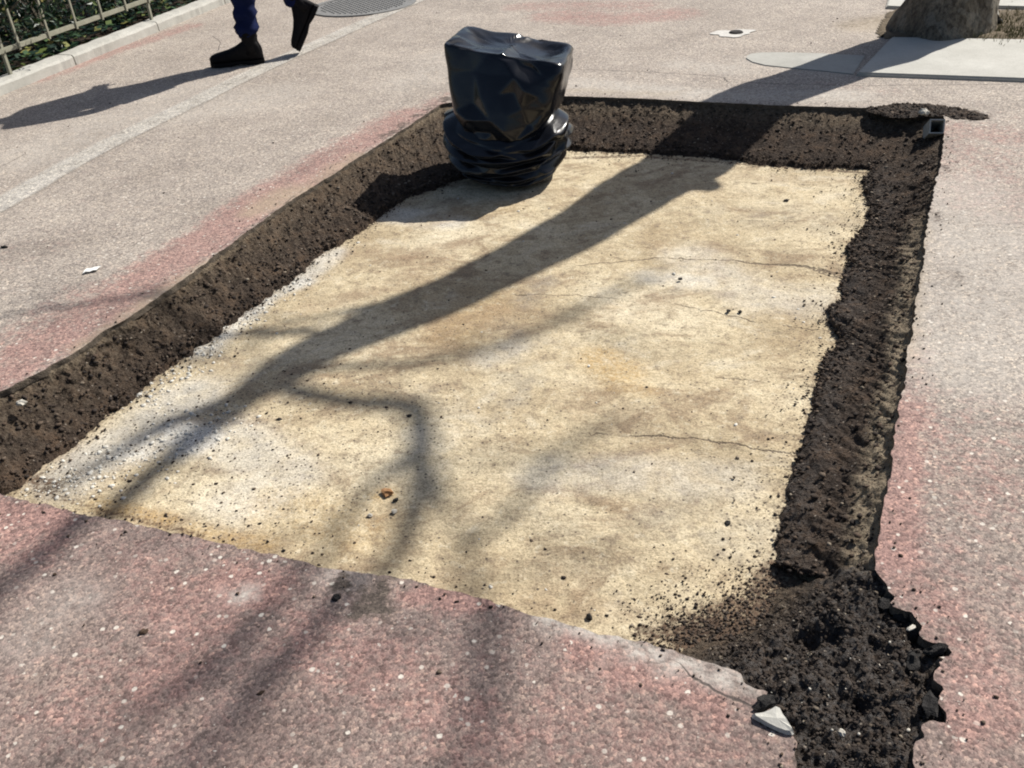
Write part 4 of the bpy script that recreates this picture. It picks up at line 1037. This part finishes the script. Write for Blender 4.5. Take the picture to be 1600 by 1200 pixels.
# ------------------------------------------------------------------ square metal tube in the far right corner
def square_tube():
    c = gp(1462, 194, .0)
    root = empty('square_metal_tube', (c.x, c.y, .012), 0)
    bm = bmesh.new(); s, t, L = .031, .005, .16
    q0 = [(-s, -s), (s, -s), (s, s), (-s, s)]; q1 = [(-s + t, -s + t), (s - t, -s + t), (s - t, s - t), (-s + t, s - t)]
    o0 = [bm.verts.new((x, 0, z)) for x, z in q0]; o1 = [bm.verts.new((x, L, z)) for x, z in q0]
    i0 = [bm.verts.new((x, 0, z)) for x, z in q1]; i1 = [bm.verts.new((x, L - .002, z)) for x, z in q1]
    for k in range(4):
        j = (k + 1) % 4
        bm.faces.new((o0[k], o0[j], o1[j], o1[k])); bm.faces.new((i0[j], i0[k], i1[k], i1[j])); bm.faces.new((o0[j], o0[k], i0[k], i0[j]))
    bm.faces.new(i1); bm.faces.new(o1)
    ob = bm_obj('tube_wall', bm, METAL, root)
    root.rotation_euler = (math.radians(-30), 0, math.radians(-16))
    root.location = gp(1463, 205, 0) + Vector((0, 0, .022))
    tag(root, 'open square steel tube end sticking out of the earth at the far right corner', 'metal tube')
square_tube()

# ------------------------------------------------------------------ manhole cover at the top of the picture
def manhole():
    c = gp(560, 26) + Vector((.0, .43, 0))
    root = empty('manhole_cover', (c.x, c.y, 0)); tag(root, 'grey round iron manhole cover behind the walking person', 'manhole cover')
    def disc(r0, r1, z0, z1, n=56):
        V = []; F = []
        for k in range(n):
            a = 2 * math.pi * k / n; ca, sa = math.cos(a), math.sin(a)
            V += [(r1 * ca, r1 * sa, z0), (r1 * ca, r1 * sa, z1), (r0 * ca, r0 * sa, z1), (r0 * ca, r0 * sa, z0)]
        for k in range(n):
            b, d_ = 4 * k, 4 * ((k + 1) % n)
            for e in range(3): F.append((b + e, d_ + e, d_ + e + 1, b + e + 1))
        return V, F
    mesh_obj('frame', *disc(.375, .425, -.02, .010), IRON, root)
    V, F = disc(.0, .368, -.02, .006); mesh_obj('cover', V, F, IRON, root)
    SV = []; SF = []
    for i in range(-9, 10):
        for j in range(-9, 10):
            x, y = i * .037 + (.018 if j % 2 else 0), j * .037
            if math.hypot(x, y) > .34: continue
            b = len(SV)
            for (h, r) in ((.005, .011), (.012, .008)):
                for k in range(6): SV.append((x + r * math.cos(k * 1.047), y + r * math.sin(k * 1.047), h))
            for k in range(6): SF.append((b + k, b + (k + 1) % 6, b + 6 + (k + 1) % 6, b + 6 + k))
            SF.append(tuple(b + 6 + k for k in range(6)))
    st_ = mesh_obj('raised_studs', SV, SF, IRON, root); tag(st_, kind='stuff')
    # pale mortar collar
manhole()

# survey stud with a ring of white paint on the far pavement
c = gp(1150, 52)
sv = empty('survey_marker', (c.x, c.y, 0)); tag(sv, 'small dark stud in a patch of white paint on the far pavement', 'marker')
bm = bmesh.new(); bmesh.ops.create_cone(bm, cap_ends=True, segments=20, radius1=.045, radius2=.038, depth=.008)
for v_ in bm.verts: v_.co.z += .0085
bm_obj('stud', bm, TAR, sv)
bm = bmesh.new(); vs = []
for k in range(36):
    a = k * math.pi / 18; r = .10 * (1 + .18 * math.sin(3 * a + .4) + .1 * math.sin(7 * a)); vs.append(bm.verts.new((r * 1.25 * math.cos(a) - .02, r * .95 * math.sin(a), .004)))
bm.faces.new(vs); bm_obj('paint_patch', bm, mat_simple('white_road_paint', (.40, .385, .36), (.62, .60, .56), 40, .8, .3, .4, .002), sv)

# ------------------------------------------------------------------ kerb, fence and planting on the left
def kpt(s, off, z=0.0):
    p = KA + KD * s + KN * off; return Vector((p[0], p[1], z))
kerb = empty('kerb'); tag(kerb, kind='structure')
s = -3.2; k = 0
while s < 7.5:
    L = .98
    bm = bmesh.new(); n = 24
    prof = [(0.0, -.05), (.004, .052), (.016, .066), (.05, .070), (.13, .072), (.155, .064), (.165, .045), (.165, -.05)]
    rows = []
    for i in range(n + 1):
        t = s + .006 + (L - .012) * i / n
        rows.append([bm.verts.new(kpt(t, o_ + .004 * float(vnoise(np.array([t * 22]), np.array([j * 3.1]))[0]), z_ + .006 * float(fbm(np.array([t * 17]), np.array([j * 2.3]))[0]))) for j, (o_, z_) in enumerate(prof)])
    for i in range(n):
        for j in range(len(prof) - 1): bm.faces.new((rows[i][j], rows[i + 1][j], rows[i + 1][j + 1], rows[i][j + 1]))
    bm.faces.new(rows[0]); bm.faces.new(rows[-1][::-1])
    bm_obj('kerb_stone', bm, KERB, kerb); s += L; k += 1

fence = empty('metal_fence', kpt(0, .1)); tag(fence, 'low metal picket fence standing on the white kerb at the left', 'fence')
def bar(name, a, b, wx, wy, mat, parent):
    a, b = Vector(a), Vector(b); t = (b - a).normalized(); u = Vector((KD[0], KD[1], 0)); u = (u - t * u.dot(t))
    if u.length < .1: u = Vector((0, 0, 1))
    u.normalize(); v = t.cross(u); bm = bmesh.new(); q = []
    for p in (a, b):
        q.append([bm.verts.new(p + u * sx * wx / 2 + v * sy * wy / 2 - fence.location) for sx, sy in ((-1, -1), (1, -1), (1, 1), (-1, 1))])
    for k in range(4): bm.faces.new((q[0][k], q[0][(k + 1) % 4], q[1][(k + 1) % 4], q[1][k]))
    bm.faces.new(q[0][::-1]); bm.faces.new(q[1])
    return bm_obj(name, bm, mat, parent, bevel=.003)
OFF = .085
bar('rail', kpt(-3, OFF, .215), kpt(7, OFF, .215), .03, .02, FENCEM, fence)
bar('rail', kpt(-3, OFF, 1.05), kpt(7, OFF, 1.05), .04, .03, FENCEM, fence)
for i in range(-10, 24):
    t = .355 + .282 * i
    bar('picket', kpt(t, OFF - .014, .19), kpt(t, OFF - .014, 1.03), .020, .010, FENCEM, fence)
for i in range(-2, 4):
    t = .225 + 1.54 * i
    bar('post', kpt(t, OFF + .006, .05), kpt(t, OFF + .006, 1.08), .026, .020, FENCEM, fence)

bedv = [kpt(-20, .16, .012), kpt(20, .16, .012), kpt(20, 9, .012), kpt(-20, 9, .012)]
mesh_obj('planting_bed', bedv, [(0, 1, 2, 3)], mat_simple('leaf_litter', (.018, .014, .010), (.06, .042, .028), 14, .95, .2, .8, .02)); tag(bpy.data.objects['planting_bed'], kind='structure')
def shrub(t, off, hgt, wid, label, nl=1500, size=.06):
    c = kpt(t, off, .0); root = empty('evergreen_shrub', c); tag(root, label, 'shrub', 'evergreen shrubs behind the metal fence')
    V = []; F = []
    lob = [(random.gauss(0, wid * .38), random.gauss(0, wid * .38), random.uniform(.12, .95) * hgt, random.uniform(.16, .3) * wid * 1.2) for _ in range(16)]
    for k in range(nl):
        lx, ly, lz, lr = random.choice(lob); dv = Vector((random.gauss(0, 1), random.gauss(0, 1), random.gauss(0, 1))).normalized()
        p = Vector((lx, ly, lz)) + dv * lr * random.uniform(.55, 1.05); p.z = max(p.z, .03)
        nn = (dv + Vector((random.gauss(0, .5), random.gauss(0, .5), random.gauss(.3, .5)))).normalized(); a = nn.orthogonal().normalized(); b = nn.cross(a); an = random.uniform(0, 6.28)
        a, b = a * math.cos(an) + b * math.sin(an), b * math.cos(an) - a * math.sin(an)
        L = size * random.uniform(.6, 1.3); W_ = L * .42; i = len(V)
        V += [p - a * L * .5, p + b * W_ * .5 + nn * .004, p + a * L * .5 - nn * L * .12, p - b * W_ * .5 + nn * .004]; F.append((i, i + 1, i + 2, i + 3))
    mesh_obj('foliage', V, F, LEAF, root)
    sv_ = []; sf2 = []
    for k in range(6):
        lx, ly, lz, lr = lob[k]
        v_, f_ = tube([Vector((random.gauss(0, .04), random.gauss(0, .04), -.02)), Vector((lx * .4, ly * .4, lz * .55)), Vector((lx, ly, lz))], [.018, .013, .006], 5)
        b = len(sv_); sv_ += [tuple(x) for x in v_]; sf2 += [tuple(i + b for i in f) for f in f_]
    mesh_obj('stems', sv_, sf2, BARK, root)
LB = ['dense dark evergreen shrub behind the fence at the left border of the picture', 'dark evergreen shrub behind the second and third fence pickets', 'evergreen shrub behind the middle pickets of the fence', 'dark shrub behind the fence just left of the person', 'low evergreen shrub close behind the right end of the visible fence', 'tall shrub in the second row seen between the left pickets',
      'tall shrub in the second row seen between the middle pickets', 'tall shrub in the second row behind the right pickets', 'shrub behind the far end of the kerb', 'shrub deep in the bed at the upper left']
for lb, (t, off, hg, wd) in zip(LB, [(-.3, .75, .9, .8), (.55, .7, .8, .8), (1.35, .75, .85, .8), (2.2, .75, .8, .8), (3.1, .8, .9, .8), (.1, 1.7, 1.5, 1.2), (1.3, 1.8, 1.5, 1.2), (2.6, 1.9, 1.6, 1.2), (4.1, 1.2, 1.2, 1.1), (-1.1, 1.5, 1.3, 1.2)]):
    shrub(t, off, hg, wd, lb)
# ivy trailing over the earth right behind the kerb
V = []; F = []
for k in range(4200):
    t = random.uniform(-2.2, 5); o_ = .2 + random.random() ** 1.4 * 1.6; p = kpt(t, o_, .02 + random.random() * .10); a = random.uniform(0, 6.28); L = random.uniform(.02, .05); tl = random.uniform(-.5, .5); i = len(V)
    ax = Vector((math.cos(a), math.sin(a), tl * .6)); bx = Vector((-math.sin(a), math.cos(a), tl))
    V += [p - ax * L, p + bx * L * .55, p + ax * L, p - bx * L * .55]; F.append((i, i + 1, i + 2, i + 3))
iv = mesh_obj('ground_ivy', V, F, LEAF); tag(iv, 'low dark ivy covering the earth behind the kerb', 'ivy', kind='stuff')

# ------------------------------------------------------------------ person walking out of the picture at the top left
def skinned(name, chains, mat, parent, levels=2, root=0, smooth=True):
    """chains: list of vertex lists; a vertex is (x, y, z, r) or an int index of an earlier one"""
    V = []; R = []; Ed = []
    for ch in chains:
        prev = None
        for x in ch:
            if isinstance(x, int): i = x
            else: i = len(V); V.append(x[:3]); R.append(x[3:] if len(x) == 5 else (x[3], x[3]))
            if prev is not None: Ed.append((prev, i))
            prev = i
    me = bpy.data.meshes.new(name + '_cage'); me.from_pydata(V, Ed, []); o = bpy.data.objects.new(name + '_cage', me); COL.objects.link(o)
    m = o.modifiers.new('skin', 'SKIN'); m.use_smooth_shade = smooth
    if not me.skin_vertices: me.attributes.new('skin', 'FLOAT', 'POINT')
    sv = me.skin_vertices[0].data
    for i, r in enumerate(R): sv[i].radius = r; sv[i].use_root = (i == root)
    s_ = o.modifiers.new('sub', 'SUBSURF'); s_.levels = levels; s_.render_levels = levels
    dg = bpy.context.evaluated_depsgraph_get(); dg.update()
    nm = bpy.data.meshes.new_from_object(o.evaluated_get(dg)); bpy.data.objects.remove(o); bpy.data.meshes.remove(me)
    nm.name = name; nm.materials.clear(); nm.materials.append(mat); nm.shade_smooth()
    r = bpy.data.objects.new(name, nm); COL.objects.link(r); r.parent = parent; r.matrix_parent_inverse = Matrix.Identity(4)
    return r

def boot(name, heel, toe, up, parent, shaft):
    """heel, toe: sole points; up: direction from the sole to the ankle"""
    heel, toe = Vector(heel), Vector(toe); ax = (toe - heel); L = ax.length; ax.normalize(); up = (Vector(up) - ax * Vector(up).dot(ax)).normalized(); sd_ = ax.cross(up)
    secs = [(-.02, .030, .075, .00), (.03, .038, .115, .0), (.12, .041, .14, .0), (.22, .042, .14, .0), (.34, .041, .115, .0), (.48, .042, .090, .0), (.62, .047, .074, .0), (.76, .050, .064, .0), (.88, .047, .056, .0), (.96, .034, .046, .0), (1.0, .014, .034, .0)]
    V = []; F = []; NS = 18
    for (f, wd, ht, _) in secs:
        for k in range(NS):
            a = 2 * math.pi * k / NS; c, s_ = math.cos(a), math.sin(a)
            x = math.copysign(abs(c) ** .7, c) * wd; z = ht / 2 + math.copysign(abs(s_) ** .75, s_) * ht / 2
            if z < .03: x *= 1.04
            V.append(heel + ax * (f * L) + sd_ * x + up * (z + .022))
    for i in range(len(secs) - 1):
        for k in range(NS): F.append((i * NS + k, i * NS + (k + 1) % NS, (i + 1) * NS + (k + 1) % NS, (i + 1) * NS + k))
    F.append(tuple(range(NS))[::-1]); F.append(tuple((len(secs) - 1) * NS + k for k in range(NS)))
    bt = mesh_obj(name, V, F, RUBBER, parent, True)
    # sole with heel block
    V = []; F = []; out = [(-.03, .02), (.0, .036), (.1, .042), (.25, .040), (.42, .038), (.6, .048), (.78, .053), (.9, .048), (.98, .030), (1.01, .010)]
    ol = [(f, w_) for f, w_ in out] + [(f, -w_) for f, w_ in out[::-1]]
    for z in (0, .026):
        for f, w_ in ol:
            zz = z
            if z == 0 and .30 < f < .45: zz = .010
            V.append(heel + ax * (f * L) + sd_ * (w_ * (1.0 if z else .97)) + up * zz)
    m = len(ol)
    for k in range(m): F.append((k, (k + 1) % m, m + (k + 1) % m, m + k))
    F.append(tuple(range(m))[::-1]); F.append(tuple(range(m, 2 * m)))
    mesh_obj('sole', V, F, RUBBER, bt)
    # shaft up the ankle
    a0 = heel + ax * (.17 * L) + up * .06; s1 = Vector(shaft)
    V, F = tube([a0, a0.lerp(s1, .35), a0.lerp(s1, .7), s1, s1 + (s1 - a0).normalized() * .004], [.050, .049, .052, .056, .050], 18, .05)
    mesh_obj('shaft', V, F, RUBBER, bt, True)
    return bt

pr_ = empty('person', (-1.35, 6.35, 0)); tag(pr_, 'person in blue trousers and black boots striding past the fence at the top left', 'person')
an1 = Vector((-1.50, 6.225, .10)); kn1 = Vector((-1.475, 6.26, .50)); hp1 = Vector((-1.35, 6.27, .93))
an2 = Vector((-1.165, 6.43, .285)); kn2 = Vector((-1.40, 6.45, .60)); hp2 = Vector((-1.345, 6.44, .93))
pel = Vector((-1.345, 6.355, .98)); chest = Vector((-1.37, 6.355, 1.30)); neck = Vector((-1.395, 6.355, 1.50))
def hand_chain(wr, fw):
    """fingers as chains from the palm, fw = direction of the fingers"""
    fw = Vector(fw).normalized(); sd_ = fw.cross(Vector((0, 1, 0))).normalized()
    ch = []
    for k, (o_, L) in enumerate([(-.027, .055), (-.009, .070), (.009, .074), (.027, .066)]):
        b = wr + fw * .07 + sd_ * o_; c1_ = b + fw * L * .55 + Vector((0, .006, 0)); c2_ = b + fw * L + Vector((0, .02, 0))
        ch.append([(*b, .010), (*c1_, .0085), (*c2_, .007)])
    tb = wr + fw * .03 + sd_ * .03; ch.append([(*tb, .012), (*(tb + sd_ * .025 + fw * .025), .010), (*(tb + sd_ * .032 + fw * .055), .008)])
    return ch
sh1 = Vector((-1.37, 6.175, 1.42)); el1 = Vector((-1.26, 6.13, 1.16)); wr1 = Vector((-1.36, 6.13, .93))
sh2 = Vector((-1.37, 6.535, 1.42)); el2 = Vector((-1.40, 6.585, 1.15)); wr2 = Vector((-1.56, 6.56, .98))
T = lambda v, r: (v.x, v.y, v.z, r)
chains = [[T(pel, .13), (-1.35, 6.355, 1.12, .125), T(chest, .145), (-1.375, 6.355, 1.43, .10), T(neck, .058), (-1.41, 6.355, 1.57, .078), (-1.425, 6.355, 1.645, .098), (-1.42, 6.355, 1.72, .075)],
          [0, T(hp1, .095), T(kn1, .060), T(kn1.lerp(an1, .4), .058), T(an1, .040), (-1.58, 6.222, .05, .035), (-1.68, 6.22, .045, .028)],
          [0, T(hp2, .095), T(kn2, .060), T(kn2.lerp(an2, .4), .058), T(an2, .040), (-1.185, 6.40, .18, .032), (-1.20, 6.39, .10, .026)],
          [3, T(sh1, .062), T(el1, .042), T(wr1, .028), T(wr1 + (wr1 - el1).normalized() * .06, .034)],
          [3, T(sh2, .062), T(el2, .042), T(wr2, .028), T(wr2 + (wr2 - el2).normalized() * .06, .034)]]
base_n = [8, 14, 20, 24, 28]
h1i, h2i = 23, 27
for wr_, el_, hi in ((wr1, el1, 23), (wr2, el2, 27)):
    for c in hand_chain(wr_, wr_ - el_): chains.append([hi] + c)
skinned('body', chains, SKIN, pr_)
# face: nose, ears, hair
def blob(name, c, s, mat, parent, rot=0):
    bm = bmesh.new(); bmesh.ops.create_uvsphere(bm, u_segments=20, v_segments=14, radius=1)
    for v_ in bm.verts: v_.co = Vector((v_.co.x * s[0], v_.co.y * s[1], v_.co.z * s[2])) + Vector(c)
    return bm_obj(name, bm, mat, parent, True)
blob('nose', (-1.527, 6.355, 1.63), (.018, .014, .02), SKIN, pr_)
for sy in (-1, 1):
    blob('ear', (-1.415, 6.355 + sy * .092, 1.64), (.02, .010, .03), SKIN, pr_)
    blob('eye', (-1.512, 6.355 + sy * .033, 1.655), (.010, .013, .008), RUBBER, pr_)
blob('mouth', (-1.518, 6.355, 1.592), (.008, .024, .006), mat_simple('lips', (.35, .12, .10), (.42, .16, .13), 20, .5, .4, 0), pr_)
blob('hair', (-1.395, 6.355, 1.685), (.112, .100, .088), HAIR, pr_)
# clothes
skinned('trousers', [[(*pel, .140), T(hp1, .108), T(hp1.lerp(kn1, .5), .094), T(kn1, .078), T(kn1.lerp(an1, .45), .076), T(kn1.lerp(an1, .80), .070), T(kn1.lerp(an1, .88), .066)],
                     [0, T(hp2, .108), T(hp2.lerp(kn2, .5), .094), T(kn2, .078), T(kn2.lerp(an2, .4), .074), T(kn2.lerp(an2, .85), .066), T(kn2.lerp(an2, .93), .060)]], DENIM, pr_)
skinned('coat', [[(-1.335, 6.355, .78, .215), (-1.345, 6.355, .98, .195), (-1.355, 6.355, 1.15, .18), T(chest, .172), (-1.375, 6.355, 1.42, .125), (-1.39, 6.355, 1.49, .078)],
                 [4, T(sh1, .078), T(el1, .060), T(wr1.lerp(el1, .12), .046)], [4, T(sh2, .078), T(el2, .060), T(wr2.lerp(el2, .12), .046)]], COAT, pr_)
tro = [o for o in pr_.children if o.name.startswith('trousers')][0]
for v_ in tro.data.vertices:
    c_ = v_.co; k_ = smooth01(np.array([(.62 - c_.z) / .4]))[0]
    d_ = .012 * k_ * float(np.sin(c_.z * 70 + 5 * c_.x + 3 * fbm(np.array([c_.x * 20]), np.array([c_.y * 20]), np.array([c_.z * 8]), o=2)[0])) + .012 * float(fbm(np.array([c_.x * 14]), np.array([c_.y * 14]), np.array([c_.z * 9]), o=3)[0])
    v_.co = c_ + v_.normal * d_
boot('boot', (-1.435, 6.225, .003), (-1.765, 6.215, .003), (0, 0, 1), pr_, (-1.493, 6.23, .225))
boot('boot', (-1.055, 6.43, .275), (-1.215, 6.385, .018), (-.85, 0, .5), pr_, (-1.225, 6.435, .37))

for o in SC.objects:                     # meshes were built in place: bring them into the figure's own frame, and make it a tall person
    q = o
    while q.parent: q = q.parent
    if q is pr_ and o.type == 'MESH':
        for v_ in o.data.vertices:
            if v_.co.z > .5: v_.co.z += (v_.co.z - .5) * .12
            v_.co.x -= pr_.location.x; v_.co.y -= pr_.location.y
print('tris', sum(len(o.data.loop_triangles) if o.type == 'MESH' and (o.data.calc_loop_triangles() or True) else 0 for o in SC.objects))
